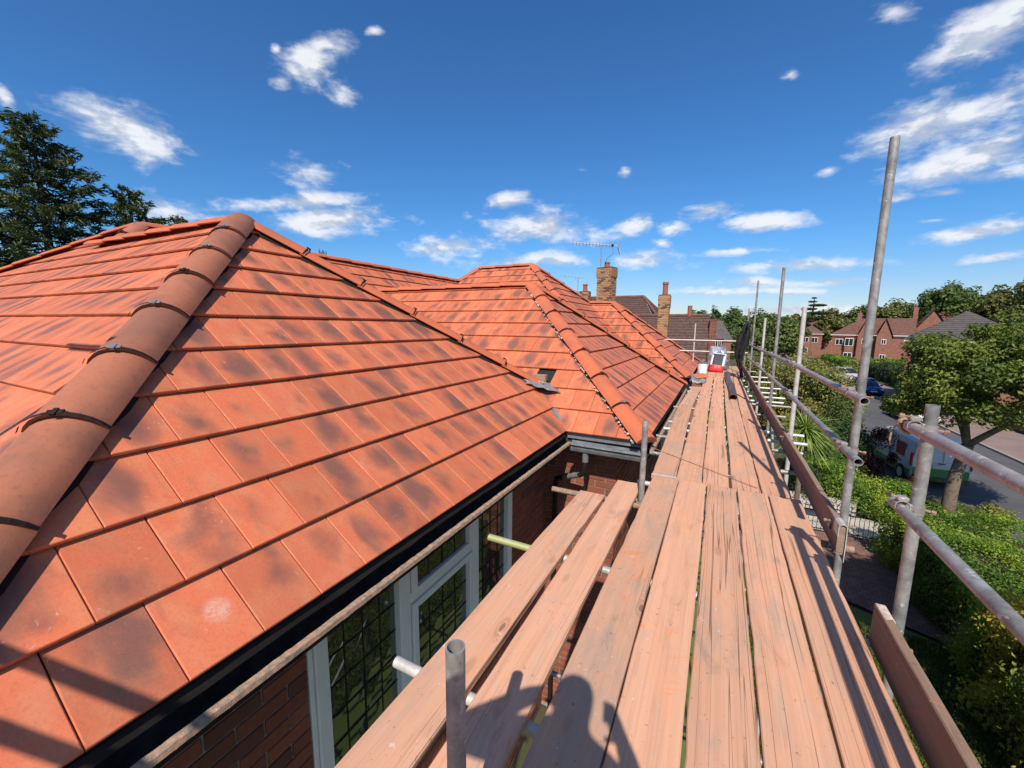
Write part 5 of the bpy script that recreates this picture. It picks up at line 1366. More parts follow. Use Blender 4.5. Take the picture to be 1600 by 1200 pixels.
LEAF_HEDGE = mat_leaf('privet_leaf', [(0.055, 0.13, 0.018), (0.12, 0.22, 0.026), (0.22, 0.32, 0.036), (0.36, 0.41, 0.05)])
LEAF_AUT = mat_leaf('turning_leaf', [(0.10, 0.16, 0.026), (0.26, 0.30, 0.04), (0.46, 0.38, 0.055), (0.50, 0.25, 0.075)])
LEAF_DARK = mat_leaf('dark_leaf', [(0.025, 0.055, 0.015), (0.055, 0.10, 0.026), (0.09, 0.135, 0.034)])
LEAF_FAR = mat_leaf('wood_leaf', [(0.055, 0.09, 0.025), (0.10, 0.145, 0.036), (0.16, 0.19, 0.05)])
LEAF_FAR2 = mat_leaf('olive_wood_leaf', [(0.09, 0.11, 0.034), (0.16, 0.17, 0.052), (0.23, 0.225, 0.07)])
LEAF_BUSH = mat_leaf('shrub_leaf', [(0.08, 0.11, 0.028), (0.16, 0.19, 0.042), (0.26, 0.25, 0.065), (0.38, 0.30, 0.09)])
LEAF_RED = mat_leaf('purple_leaf', [(0.05, 0.015, 0.02), (0.09, 0.028, 0.032), (0.14, 0.06, 0.05)])
LEAF_YEL = mat_leaf('yellow_flower', [(0.65, 0.42, 0.03), (0.75, 0.55, 0.06), (0.35, 0.33, 0.05)])
LEAF_PINK = mat_leaf('pink_flower', [(0.5, 0.08, 0.14), (0.65, 0.2, 0.25)])
LEAF_WHT = mat_leaf('white_flower', [(0.65, 0.66, 0.55), (0.75, 0.75, 0.68)])
NEEDLE = mat_leaf('spruce_needle', [(0.03, 0.055, 0.024), (0.07, 0.105, 0.04), (0.13, 0.165, 0.055), (0.23, 0.23, 0.085)], trans=.15)
CORD = mat_leaf('cordyline_blade', [(0.09, 0.15, 0.03), (0.20, 0.29, 0.05), (0.38, 0.44, 0.11)], trans=.2)

# ---- street tree over the van: forked trunk, spreading leafy crown
st = thing('street_tree', 'leafy street tree with forked trunk growing on the verge behind the van', 'tree', (7.22, 18.1, GZ))
mb = MB(); F = (0.18, -.05, 2.55)
limb(mb, (0, 0, -.1), F, .19, .15, .03, 6, 1, 12); tips = []
for i, (b, r) in enumerate((((-.35, .3, 4.1), .115), ((1.5, -.6, 4.0), .10), ((.2, .6, 4.4), .09))):
    limb(mb, F, b, r, r*.6, .08, 6, i+2, 10); 
    for j in range(5):
        e = (b[0]+RNG.uniform(-1.6, 1.6), b[1]+RNG.uniform(-1.5, 1.5), b[2]+RNG.uniform(.2, 1.8)); limb(mb, b, e, r*.5, .015, .15, 6, i*9+j+20, 6)
mb.build('trunk', BARK, st, smooth=True)
P, Nn, cv = clump_points((.98, -.05, 4.72), (3.0, 2.7, 2.05), 64000, 260, .17, .80, 1.35, .75); leaf_mesh('crown', P, Nn, .125, LEAF_TREE, st, .5, cv)
P, Nn, cv = clump_points((-1.15, .6, 3.75), (.95, 1.0, .75), 5500, 26, .28, .7, 1.2, .8); leaf_mesh('low_spray', P, Nn, .125, LEAF_TREE, st, .5, np.clip(cv+.1, 0, 1))

# ---- clipped hedge between drive and road
def hedge(label, x0, x1, y0, y1, h, n, mat, size, seed, bulge=.12, group=None):
    o = thing('hedge', label, 'hedge', ((x0+x1)/2, (y0+y1)/2, GZ), 0, group)
    core = MB(); w, d = (x1-x0)/2-.12, (y1-y0)/2-.12; core.bbox(-w, w, -d, d, 0, h-.16, .15); core.build('branches', BARK_D, o)  # solid dark box added inside to block the view through the leaves
    A = np.array([2*(y1-y0)*h, 2*(x1-x0)*h, (x1-x0)*(y1-y0)*1.2]); A /= A.sum(); m = NR.choice(3, n, p=A); P = np.empty((n, 3)); Nn = np.zeros((n, 3))
    u, v = NR.uniform(-1, 1, n), NR.random(n); s = NR.choice([-1, 1], n)
    X, Y = (x1-x0)/2, (y1-y0)/2
    P[:, 0] = np.where(m == 0, s*X, u*X); P[:, 1] = np.where(m == 0, u*Y, np.where(m == 1, s*Y, (v*2-1)*Y)); P[:, 2] = np.where(m == 2, h, v*h)
    Nn[:, 0] = np.where(m == 0, s, 0); Nn[:, 1] = np.where(m == 1, s, 0); Nn[:, 2] = np.where(m == 2, 1., .35)
    b = bulge*(1.3*np.sin(P[:, 1]*2.3+seed)+.7*np.sin(P[:, 1]*8.1+P[:, 2]*6+seed)*np.sin(P[:, 0]*7.3+seed)+np.sin(P[:, 0]*3.1+P[:, 1]*1.1+seed*2)+np.sin(P[:, 2]*4+P[:, 1]*3.7))*.5
    P += Nn*(b[:, None]+NR.normal(0, .06, (n, 1))-.02+np.where(NR.random((n, 1)) < .06, NR.uniform(0, .22, (n, 1)), 0))
    cv = .45+.25*np.sin(P[:, 1]*1.7+P[:, 0]*2.2+seed)+.1*np.sin(P[:, 1]*7+P[:, 2]*5)
    leaf_mesh('foliage', P, Nn, size, mat, o, .5, cv, .8); return o
hedge('bright green clipped hedge along the drive, yellow-green on top', 4.45, 6.9, 8.7, 14.2, 1.45, 62000, LEAF_HEDGE, .064, 1, .19)
hedge('autumn tinted loose hedge of green, yellow and russet leaves nearest the platform', 4.15, 6.7, 1.5, 8.6, 2.05, 70000, LEAF_AUT, .074, 4, .30)
P = None
def shrub(name, label, cat, x, y, r, h, n, mat, size, clumps=16, group=None, flowers=None, z=GZ, stem=True):
    o = thing(name, label, cat, (x, y, z), 0, group)
    if stem:
        mb = MB()
        for i in range(6):
            a = 6.28*i/6+.4; limb(mb, (.06*math.cos(a), .06*math.sin(a), 0), (r*.6*math.cos(a), r*.6*math.sin(a), h*.75), .03, .01, .1, 5, i, 5)
        mb.build('stem', BARK_D, o)
    P, Nn, cv = clump_points((0, 0, h*.5), (r, r, h*.55), n, clumps, .36, .68, 1, .95); P[:, 2] = np.maximum(P[:, 2], .03)
    leaf_mesh('foliage', P, Nn, size, mat, o, .5, cv)
    if flowers:
        fm, fn, fs = flowers; k = NR.choice(n, fn); Q = P[k]+Nn[k]/(np.linalg.norm(Nn[k], axis=1, keepdims=True))*.06; leaf_mesh('blossom', Q, Nn[k], fs, fm, o, .9)
    return o
shrub('shrub', 'fresh green feathery shrub in the front garden beyond the drive', 'shrub', 3.9, 17.4, 1.25, 1.9, 11000, LEAF_HEDGE, .075, 24)
shrub('shrub', 'low bright green shrub between the railing and the purple leaved bush', 'shrub', 5.3, 17.2, 1.3, 1.35, 10000, LEAF_HEDGE, .075, 22)
shrub('rose_bush', 'dark rose bush with pink blooms beside the toe board', 'bush', 2.9, 17.2, 1.0, 2.1, 6500, LEAF_DARK, .08, 18, None, (LEAF_PINK, 26, .12))
shrub('purple_bush', 'dark purple leaved bush at the front of the van', 'bush', 5.75, 20.1, .85, 2.6, 5200, LEAF_RED, .09, 16)
shrub('purple_bush', 'small dark purple leaved bush beside the rear wheel of the van', 'bush', 6.55, 18.8, .55, 1.25, 2600, LEAF_RED, .08, 12)
shrub('flower_clump', 'clump of yellow flowers at the foot of the street tree', 'flowers', 6.55, 16.75, .45, .65, 1500, LEAF_YEL, .07, 10)
shrub('shrub', 'small grey green shrub around the street tree trunk by the road', 'shrub', 7.6, 16.6, .6, 1.25, 4500, LEAF_BUSH, .065, 14)
shrub('shrub', 'dark olive shrub between the yellow flowers and the van', 'shrub', 6.1, 18.0, .6, .9, 3000, LEAF_DARK, .065, 12)
shade_tree = thing('garden_tree', 'small round headed tree added out of view to shade the drive', 'tree', (4.75, 6.3, GZ))  # unseen tree, added so that its crown shades the drive
mb = MB(); limb(mb, (0, 0, 0), (0, 0, 5.2), .09, .05, .04, 6, 77, 8); mb.build('trunk', BARK, shade_tree)
P, Nn, cv = clump_points((0, 0, 6.1), (1.55, 1.35, 1.6), 16000, 60, .3, .62, 1.2, .9); leaf_mesh('crown', P, Nn, .14, LEAF_TREE, shade_tree, .5, cv)
# ---- tall mixed bushes behind the spiky plant
shrub('garden_bush', 'tall rusty olive bush behind the white-topped upright', 'bush', 3.9, 27.5, 2.0, 5.4, 15000, LEAF_BUSH, .15, 40)
shrub('garden_bush', 'tall olive bush with small white flowers left of the road', 'bush', 5.2, 25.0, 1.7, 4.5, 14000, LEAF_BUSH, .13, 34, None, (LEAF_WHT, 90, .12))
shrub('garden_bush', 'dark green rounded bush above the spiky plant', 'bush', 4.5, 20.5, 1.35, 3.5, 12000, LEAF_DARK, .10, 28)
shrub('garden_bush', 'broad light olive bush seen between the two tallest thin uprights', 'bush', 2.2, 29.0, 2.0, 5.0, 14000, LEAF_BUSH, .15, 36)
shrub('garden_bush', 'fresh green bush right behind the far end of the platform', 'bush', .3, 25.0, 1.3, 4.75, 9000, LEAF_HEDGE, .12, 24)
shrub('garden_bush', 'ochre tinted bush near the far red roofs', 'bush', 5.6, 34.0, 2.3, 4.6, 12000, LEAF_BUSH, .16, 34)
# ---- spiky cordyline
cd = thing('cordyline', 'spiky cordyline with arching pale green blades beside the platform', 'palm', (2.7, 15.8, GZ))
mb = MB(); limb(mb, (0, 0, 0), (0, 0, 2.95), .085, .06, .02, 5, 3, 8); mb.build('trunk', BARK, cd)
mb = MB(); cvl = []
for i in range(430):
    a = RNG.uniform(0, 6.283); e = math.asin(RNG.uniform(-.55, .98)); L = RNG.uniform(.75, 1.1); d = Vector((math.cos(a)*math.cos(e), math.sin(a)*math.cos(e), math.sin(e))); s_ = d.cross(Vector((0, 0, 1)))
    s_ = s_.normalized() if s_.length > .05 else Vector((1, 0, 0)); o_ = Vector((0, 0, 2.95+RNG.uniform(-.25, .12))); pts = []
    for k in range(5):
        t_ = k/4; p = o_+d*L*t_+Vector((0, 0, -.42*t_*t_*math.cos(e)*L)); w_ = .020*(1-t_)**.6*(.6+min(1, t_*4)*.4)+.001; pts += [p-s_*w_, p+Vector((0, 0, .006)), p+s_*w_]
    mb.add(pts, [(3*k+j, 3*k+j+1, 3*k+j+4, 3*k+j+3) for k in range(4) for j in (0, 1)]); cvl += [RNG.random()]*8
o = mb.build('blades', CORD, cd); at = o.data.attributes.new('cv', 'FLOAT', 'FACE'); at.data.foreach_set('value', cvl)

# ---- railing gate in front of the pale path
gt = thing('railing', 'black iron railing across the end of the drive', 'railing', (3.85, 14.9, GZ))
IRON = simple('black_iron', (0.025, 0.025, 0.027), .5)
for z in (.08, .78):
    mb = MB(); mb.bbox(-1.1, .75, -.012, .012, z, z+.03, .003); mb.build('rail', IRON, gt)
for i in range(17):
    mb = MB(); x = -1.08+i*.113; mb.tube((x, 0, .0), (x, 0, .92), .008, 6); mb.tube((x, 0, .92), (x, 0, .98), .012, 6, r2=.001); mb.build('bar', IRON, gt)
mb = MB(); mb.bbox(2.6, 4.5, 16.7, 16.9, GZ, GZ+.5, .02); tag(mb.build('garden_wall', CONC), 'low white garden wall behind the iron railing', 'wall')
mb = MB(); mb.bbox(17.1, 17.35, 34.3, 47.0, GZ, GZ+1.25, .02); tag(mb.build('garden_wall', BRICK_FAR), 'dark brick garden wall across the street behind the trunk', 'wall')
hedge('clipped green hedge across the street beyond the pavement', 17.0, 18.6, 29.6, 34.1, 1.9, 9000, LEAF_HEDGE, .12, 7)
hedge('dark hedge along the far pavement behind the parked white car', 17.6, 19.5, 47.5, 60, 1.6, 9000, LEAF_DARK, .2, 9)
hedge('yellow green hedge in front of the gabled house', 14.6, 16.4, 68, 80, 2.2, 7000, LEAF_HEDGE, .22, 11)
hedge('golden green hedge before the plain brick wall beyond the blue car', 18.2, 22.6, 71, 74, 1.9, 6000, LEAF_HEDGE, .22, 13, .3)
hedge('dark green hedge between the golden one and the grey roofed house', 18.0, 20.0, 60.5, 70.5, 1.7, 6000, LEAF_DARK, .2, 15, .3)

# ---- spruce rising behind the roof on the garden side
def spruce(label, x, y, h, spread, seed, nb=150, zlo=.12, dens=1.0, lean=0):
    r = random.Random(seed); o = thing('spruce_tree', label, 'tree', (x, y, GZ), 0, 'spruces behind the roof')
    mb = MB(); mb.path([(0, 0, 0), (.1, 0, h*.4), (0, .05, h*.75), (.05, 0, h)], [.34, .24, .12, .02], 10); tw = []; tv = []; cvs = []; nn = []
    for i in range(nb):
        t_ = zlo+(1-zlo)*(i/nb)**1.0; z = h*t_; a = i*2.399+r.uniform(-.3, .3); L = spread*(1-t_)**.62*r.uniform(.65, 1.12)+.25
        rise = .30*(t_-.45)+r.uniform(-.12, .10); d = Vector((math.cos(a), math.sin(a), rise)); p0 = Vector((0, 0, z)); n_ = max(4, int(L/.35)); pts = []
        for k in range(n_+1):
            s = k/n_; pts.append(p0+d*L*s+Vector((0, 0, -.55*math.sin(s*2.0)*L*.22+.30*s*s*s*L*.3)))
        mb.path(pts, [max(.008, .05*(1-k/n_)*(L/3)) for k in range(n_+1)], 4)
        side = d.cross(Vector((0, 0, 1))).normalized(); base = r.uniform(.2, .8)
        for k in range(int(L*34*dens)):
            s = r.uniform(.12, 1.0)**.8; q = pts[min(n_-1, int(s*n_))].lerp(pts[min(n_, int(s*n_)+1)], s*n_-int(s*n_)); w_ = (.18+.55*(1-s))*min(1, L/2.5)
            lat = r.uniform(-1, 1); q = q+side*lat*w_+Vector((0, 0, r.uniform(-.34, .06)*(.5+abs(lat)*.5))); tw.append(q)
            tv.append(d.normalized()*.9+side*lat*1.0+Vector((0, 0, r.uniform(-.6, .35)))); nn.append(Vector((0, 0, 1))); cvs.append(base*.6+.25*s)
    mb.build('trunk', BARK_D, o)
    P = np.array([tuple(v) for v in tw]); T = np.array([tuple(v) for v in tv])
    P = np.repeat(P, 3, 0)+NR.normal(0, .06, (len(P)*3, 3)); T = np.repeat(T, 3, 0)
    leaf_mesh('crown', P, np.tile(np.array([[0, 0, 1.]]), (len(P), 1)), .34, NEEDLE, o, .13, np.repeat(np.array(cvs), 3), .8, tvec=T*1.3)
    return o
spruce('broad dark spruce rising above the roof behind the brown hip', -30.9, 8.2, 16.3, 5.8, 5, 140, .16, .95)
spruce('lower spruce with tiered branches beside the broad one, above the roof peak', -29.6, 11.2, 13.6, 4.9, 8, 100, .16, .95)
spruce('tall spruce partly outside the picture edge beyond the roof', -32.5, 4.4, 17.0, 4.8, 15, 110, .16, .95)
spruce('slim young spruce tip just above the far roof peak', -30.6, 13.9, 12.9, 1.8, 21, 60, .4)

# ---- broadleaf trees beyond the houses
def far_tree(name, label, x, y, base, h, r, n, mat, size, seed, clumps=42, group='trees beyond the houses', rz=1.0, lower=.45):
    o = thing(name, label, 'tree', (x, y, GZ), 0, group)
    mb = MB(); limb(mb, (0, 0, 0), (0, 0, h*.6), r*.09, r*.05, .02, 5, seed, 8)
    for i in range(5):
        a = i*1.26+seed; limb(mb, (0, 0, h*.42), (r*.6*math.cos(a), r*.6*math.sin(a), h*.75), r*.05, .03, .1, 5, seed+i, 6)
    mb.build('trunk', BARK_D, o)
    P, Nn, cv = clump_points((0, 0, (h+base)/2), (r, r, (h-base)/2*rz), int(n*1.5), clumps*2, .22, .78, 1.25, lower); leaf_mesh('crown', P, Nn, size, mat, o, .6, cv)
    return o
far_tree('oak_tree', 'dark green round headed tree on the skyline right of the tallest upright', 34.6, 95, 2.0, 13.9, 6.0, 11000, LEAF_FAR, .5, 2, 48)
far_tree('oak_tree', 'large olive green tree on the skyline behind the grey pyramid roof', 40.8, 89.5, 2.0, 15.2, 7.0, 12000, LEAF_FAR2, .5, 3, 50)
far_tree('oak_tree', 'tallest green tree cut by the picture edge above the street tree', 44.3, 83.5, 2.0, 17.2, 6.8, 11000, LEAF_FAR, .5, 4, 46)
far_tree('oak_tree', 'low olive tree on the skyline left of the dark round one', 32.0, 108, 2.5, 12.4, 5.2, 7000, LEAF_FAR2, .55, 12, 34)
far_tree('oak_tree', 'broad tree crown behind the hanging black sheet', 2.6, 62, .3, 9.0, 4.3, 9000, LEAF_FAR, .40, 5, 46)
far_tree('oak_tree', 'rounded tree between the black sheet and the tallest thin upright', 6.2, 66, .5, 8.6, 3.9, 8000, LEAF_FAR, .40, 6, 40)
far_tree('oak_tree', 'green tree beyond the brick gable of the brown roofed house', -.6, 58, .3, 7.6, 3.0, 6000, LEAF_FAR, .38, 7, 32)
far_tree('oak_tree', 'rounded tree seen over the flat brown roof ridge', -4.2, 74, 2, 9.0, 3.6, 5000, LEAF_FAR, .42, 8, 30)
far_tree('poplar_tree', 'narrow dark tree beside the rounded one over the brown roof', -.9, 76, 1, 10.0, 1.15, 3000, LEAF_DARK, .34, 9, 26)
far_tree('oak_tree', 'distant dark tree behind the white topped upright', 17.5, 122, 2, 10.2, 5.0, 6000, LEAF_FAR, .6, 10, 36)
far_tree('oak_tree', 'distant olive tree over the far red roofs', 22.6, 120, 2, 10.6, 4.6, 6000, LEAF_FAR2, .6, 11, 34)
far_tree('oak_tree', 'distant tree crown behind the gabled brick house', 30.0, 122, 2, 12.2, 5.6, 6500, LEAF_FAR, .6, 13, 36)
far_tree('oak_tree', 'distant tree left of the far red roofs', 11.8, 104, 1, 8.4, 4.5, 6000, LEAF_FAR, .55, 14, 36)
far_tree('garden_tree', 'top of a leafy tree just over the second ridge', -47.8, 36.5, 6, 15.9, 2.6, 2600, LEAF_DARK, .32, 16, 18, None)
# cedar with flat tiers
ced = thing('cedar_tree', 'cedar with flat tiers standing above the distant trees', 'tree', (17.9, 112, GZ))
mb = MB(); mb.path([(0, 0, 0), (0, 0, 8), (.1, 0, 13)], [.4, .28, .05], 8); mb.build('trunk', BARK_D, ced); Ps = []; Cs = []
for z, r, ox in ((8.6, 2.2, -.4), (9.7, 2.3, .9), (10.6, 1.5, -.7), (11.4, 1.7, .8), (12.2, .8, -.2), (13.0, .45, .05)):
    n = int(900*r); q = unit(n)*(NR.random((n, 1))**.5); q[:, 2] *= .14; Ps.append(q*r+np.array([ox, 0, z]))
P = np.concatenate(Ps); leaf_mesh('crown', P, np.tile(np.array([[0, 0, 1.]]), (len(P), 1)), .38, LEAF_DARK, ced, .4)
# far wood that reads as one mass along the horizon
Ps = []; cvs = []
for i in range(150):
    a = math.radians(-38+78*i/149+RNG.uniform(-.4, .4)); dd = RNG.uniform(150, 230); c = np.array([math.sin(a)*dd, math.cos(a)*dd, GZ+RNG.uniform(3, 5.0)]); r = RNG.uniform(5, 8); n = 420
    q = unit(n)*(NR.random((n, 1))**.35); Ps.append(c+q*np.array([r, r, r*RNG.uniform(.62, .95)])); cvs.append(np.full(n, RNG.random()))
P = np.concatenate(Ps); stuff(leaf_mesh('distant_wood', P, np.tile(np.array([[0, -.3, 1.]]), (len(P), 1)), 1.5, LEAF_FAR, None, .7, np.concatenate(cvs)))
# lawn blades by the drive
n = 60000; P = np.stack([NR.uniform(.6, 4.4, n), NR.uniform(1.5, 10.4, n), np.full(n, GZ+.035)], 1); Nn = unit(n); Nn[:, 2] *= .2
stuff(leaf_mesh('grass', P, Nn, .085, mat_leaf('grass_blade', [(0.07, 0.12, .02), (.13, .18, .035), (.20, .21, .06)]), None, .12, None, .2, tvec=np.tile(np.array([[0, 0, 1.]]), (n, 1))))
n = 6000; P = np.stack([NR.uniform(6.9, 8.2, n), NR.uniform(9, 19.6, n), np.full(n, GZ+.07)], 1); Nn = unit(n); Nn[:, 2] *= .2
stuff(leaf_mesh('verge_grass', P, Nn, .11, bpy.data.materials['grass_blade'], None, .12, None, .2, tvec=np.tile(np.array([[0, 0, 1.]]), (n, 1))))
# ================================================================== VEHICLES
def loft(mb, secs, mi=0, close=True):
    k = len(secs[0]); vs = [p for s in secs for p in s]
    fs = [(i*k+j, i*k+(j+1) % k, (i+1)*k+(j+1) % k, (i+1)*k+j) for i in range(len(secs)-1) for j in range(k)]
    if close: fs += [tuple(range(k-1, -1, -1)), tuple(range((len(secs)-1)*k, len(secs)*k))]
    mb.add(vs, fs, mi)
def car_sec(y, hw, zb, zt, tw, rnd=.06):
    """rounded cross-section of a body: half width hw at the sill, tw at the top"""
    return [(-hw+.05, y, zb), (-hw, y, zb+.10), (-hw, y, zb+(zt-zb)*.55), (-tw-.01, y, zt-rnd), (-tw+rnd, y, zt), (0, y, zt+.012), (tw-rnd, y, zt), (tw+.01, y, zt-rnd), (hw, y, zb+(zt-zb)*.55), (hw, y, zb+.10), (hw-.05, y, zb)]
def wheel(parent, x, y, r=.32, w=.2):
    s_ = 1 if x > 0 else -1
    mb = MB(); mb.tube((x-w/2, y, r), (x+w/2, y, r), r, 22); o = mb.build('wheel', RUBBER, parent, smooth=True, angle=40)
    mb = MB(); mb.tube((x+s_*(w/2+.001), y, r), (x+s_*(w/2+.012), y, r), r*.62, 14); mb.build('rim', GALV_PALE, o)
    return o
CARGLASS = paint('car_glass', (0.012, 0.014, 0.018), .05)
PLASTIC = simple('black_bumper', (0.02, 0.02, 0.022), .55)
REDL = simple('red_lamp', (0.55, 0.015, 0.02), .2, var=.2, spec=.6); CLEARL = simple('clear_lamp', (0.75, 0.76, 0.78), .15, var=.1, spec=.6)
def panel(mb, x, y0, y1, z0, z1, t_=.006, slope=0.0): 
    s_ = 1 if x > 0 else -1
    mb.add([(x, y0, z0), (x, y1, z0), (x-s_*slope, y1, z1), (x-s_*slope, y0, z1), (x+s_*t_, y0, z0), (x+s_*t_, y1, z0), (x-s_*slope+s_*t_, y1, z1), (x-s_*slope+s_*t_, y0, z1)], [(0, 1, 2, 3), (4, 7, 6, 5), (0, 4, 5, 1), (1, 5, 6, 2), (2, 6, 7, 3), (3, 7, 4, 0)])
# ---- white works van, back end towards the platform
van = thing('parked_van', 'white van with green lower band and red sign panel parked behind the street tree', 'van', (8.15, 21.4, GZ), 0.10)
VW = paint('van_white', (0.62, 0.625, 0.63), .3)
mb = MB(); hw = .90
loft(mb, [car_sec(0.02, hw-.02, .30, 1.78, .76, .09), car_sec(.10, hw, .28, 1.86, .78, .10), car_sec(1.2, hw, .28, 1.90, .79, .10), car_sec(2.6, hw, .28, 1.88, .78, .10), car_sec(2.95, hw, .28, 1.82, .74, .10), car_sec(3.55, hw, .28, 1.28, .78, .10), car_sec(3.62, hw, .28, 1.14, .80, .08), car_sec(4.25, hw-.03, .28, .98, .76, .08), car_sec(4.42, hw-.14, .32, .78, .70, .08)])
body = mb.build('body', VW, van, smooth=True, angle=28)
for x in (-.83, .83):
    for y in (.75, 3.55): wheel(van, x, y, .33, .2)
mb = MB()
for s_ in (-1, 1):
    mb.add([(s_*.905, 2.35, 1.18), (s_*.905, 3.40, 1.18), (s_*.80, 2.98, 1.68), (s_*.80, 2.40, 1.72)], [(0, 1, 2, 3)])
mb.add([(-.72, 3.50, 1.34), (.72, 3.50, 1.34), (.66, 2.98, 1.80), (-.66, 2.98, 1.80)], [(0, 1, 2, 3)])
o = mb.build('windscreen', CARGLASS, van); so = o.modifiers.new('s', 'SOLIDIFY'); so.thickness = .03; so.offset = 0
GREEN = paint('van_green', (0.03, 0.20, 0.045), .35); MAROON = paint('sign_maroon', (0.30, 0.03, 0.045), .45); PALE = paint('sign_white', (0.66, 0.66, 0.68), .45)
mb = MB()
for s_ in (-1, 1): panel(mb, s_*.902, .12, 4.1, .34, .62)
mb.bbox(-.86, .86, .0, .014, .42, .78, .004); mb.build('green_band', GREEN, van)
for s_ in (-1, 1):
    mb = MB(); panel(mb, s_*.902, .62, 1.30, 1.02, 1.58, .008, .0); mb.build('sign_panel', MAROON, van)
    mb = MB(); panel(mb, s_*.902, 1.34, 2.10, 1.02, 1.58, .008, .0); sp = mb.build('sign_panel', PALE, van)
    mb = MB()
    for i in range(4):
        w_ = (.5, .62, .44, .56)[i]; panel(mb, s_*.911, 1.40, 1.40+w_, 1.50-i*.11, 1.55-i*.11, .003)
    mb.build('print', simple('faded_print', (0.30, 0.32, 0.36), .6), sp)
    mb = MB(); panel(mb, s_*.902, .80, 1.25, .78, .83, .010); mb.build('door_rail', PLASTIC, van)
    mb = MB(); mb.bbox(s_*.905-.05, s_*.905+.02, -.02, .10, .82, 1.36, .02); mb.build('tail_light', REDL, van)
    mb = MB(); mb.bbox(s_*1.0-.08, s_*1.0+.08, 3.20, 3.34, 1.12, 1.34, .03); mb.build('wing_mirror', PLASTIC, van)
mb = MB(); mb.bbox(-.60, -.03, -.012, .02, 1.05, 1.62, .02); mb.bbox(.03, .60, -.012, .02, 1.05, 1.62, .02); mb.build('rear_door', paint('door_white', (0.62, 0.64, 0.67), .3), van)
mb = MB(); mb.bbox(-.28, .28, -.025, .004, .84, .95, .004); mb.build('number_plate', simple('plate', (0.62, 0.62, 0.58), .5), van)
mb = MB(); mb.bbox(-.10, .10, -.04, .0, .99, 1.02, .004); mb.build('door_handle', PLASTIC, van)
mb = MB(); mb.bbox(-.90, .90, -.10, .06, .26, .44, .04); mb.bbox(-.86, .86, 4.38, 4.52, .26, .5, .04); mb.build('bumper', simple('yellowed_bumper', (0.16, 0.12, 0.03), .6, col2=(.03, .03, .03)), van)
# ---- cars
def car(name, label, loc, rz, col, L=4.0, hw=.86, hh=1.48):
    c = thing(name, label, 'car', loc, rz); P_ = paint(name+'_paint', col, .2)
    mb = MB(); loft(mb, [car_sec(0, hw-.14, .32, .78, hw-.2), car_sec(.14, hw-.03, .24, .92, hw-.10), car_sec(L*.5, hw, .22, .94, hw-.06), car_sec(L-.85, hw, .22, .90, hw-.08), car_sec(L-.15, hw-.05, .24, .72, hw-.14), car_sec(L, hw-.18, .30, .60, hw-.24)]); mb.build('body', P_, c, smooth=True, angle=30)
    cab = lambda y, a, z: [(-hw+.07, y, .86), (-a, y+.0, z-.05), (-a+.08, y, z), (0, y, z+.015), (a-.08, y, z), (a, y, z-.05), (hw-.07, y, .86)]
    mb = MB(); loft(mb, [cab(.12, hw-.12, .93), cab(.50, hw-.22, hh-.03), cab(L*.40, hw-.2, hh), cab(L*.56, hw-.22, hh-.06), cab(L*.78, hw-.14, .93)]); mb.build('window', CARGLASS, c, smooth=True, angle=30)
    mb = MB(); mb.prism([(-hw+.30, .50), (hw-.30, .50), (hw-.27, L*.54), (-hw+.27, L*.54)], hh-.012, hh+.022, axis='z'); mb.build('roof', P_, c)
    for x in (-hw+.08, hw-.08):
        for y in (.72, L-.78): wheel(c, x, y, .31, .19)
    for s_ in (-1, 1):
        mb = MB(); mb.bbox(s_*(hw-.22)-.14, s_*(hw-.22)+.14, L-.22, L-.06, .58, .74, .03); mb.build('headlight', CLEARL, c)
        mb = MB(); mb.bbox(s_*(hw-.12)-.07, s_*(hw-.12)+.07, .02, .14, .66, .92, .02); mb.build('tail_light', REDL, c)
        mb = MB(); mb.bbox(s_*(hw+.06)-.08, s_*(hw+.06)+.08, L*.66, L*.66+.12, .90, 1.04, .02); mb.build('wing_mirror', P_, c)
    for y0, y1 in ((-.03, .05), (L-.05, L+.03)):
        mb = MB(); mb.bbox(-.26, .26, y0, y1, .44, .55, .004); mb.build('number_plate', simple('plate_y', (0.70, 0.62, 0.20) if y0 < 0 else (.72, .72, .7), .5), c)
    mb = MB(); mb.bbox(-hw+.25, hw-.25, L-.07, L+.015, .30, .42, .02); mb.build('grille', PLASTIC, c)
    return c
car('parked_car', 'blue hatchback facing up the street beyond the tree', (12.9, 52.5, GZ), math.pi+.06, (0.015, 0.05, 0.26))
car('parked_car', 'white car parked at the far kerb half hidden by the leaves', (12.35, 35.4, GZ), .02, (0.74, 0.75, 0.77))
car('parked_car', 'silver car in the driveway before the gabled house', (15.2, 64.0, GZ), math.pi*.5+.3, (0.45, 0.47, 0.5))
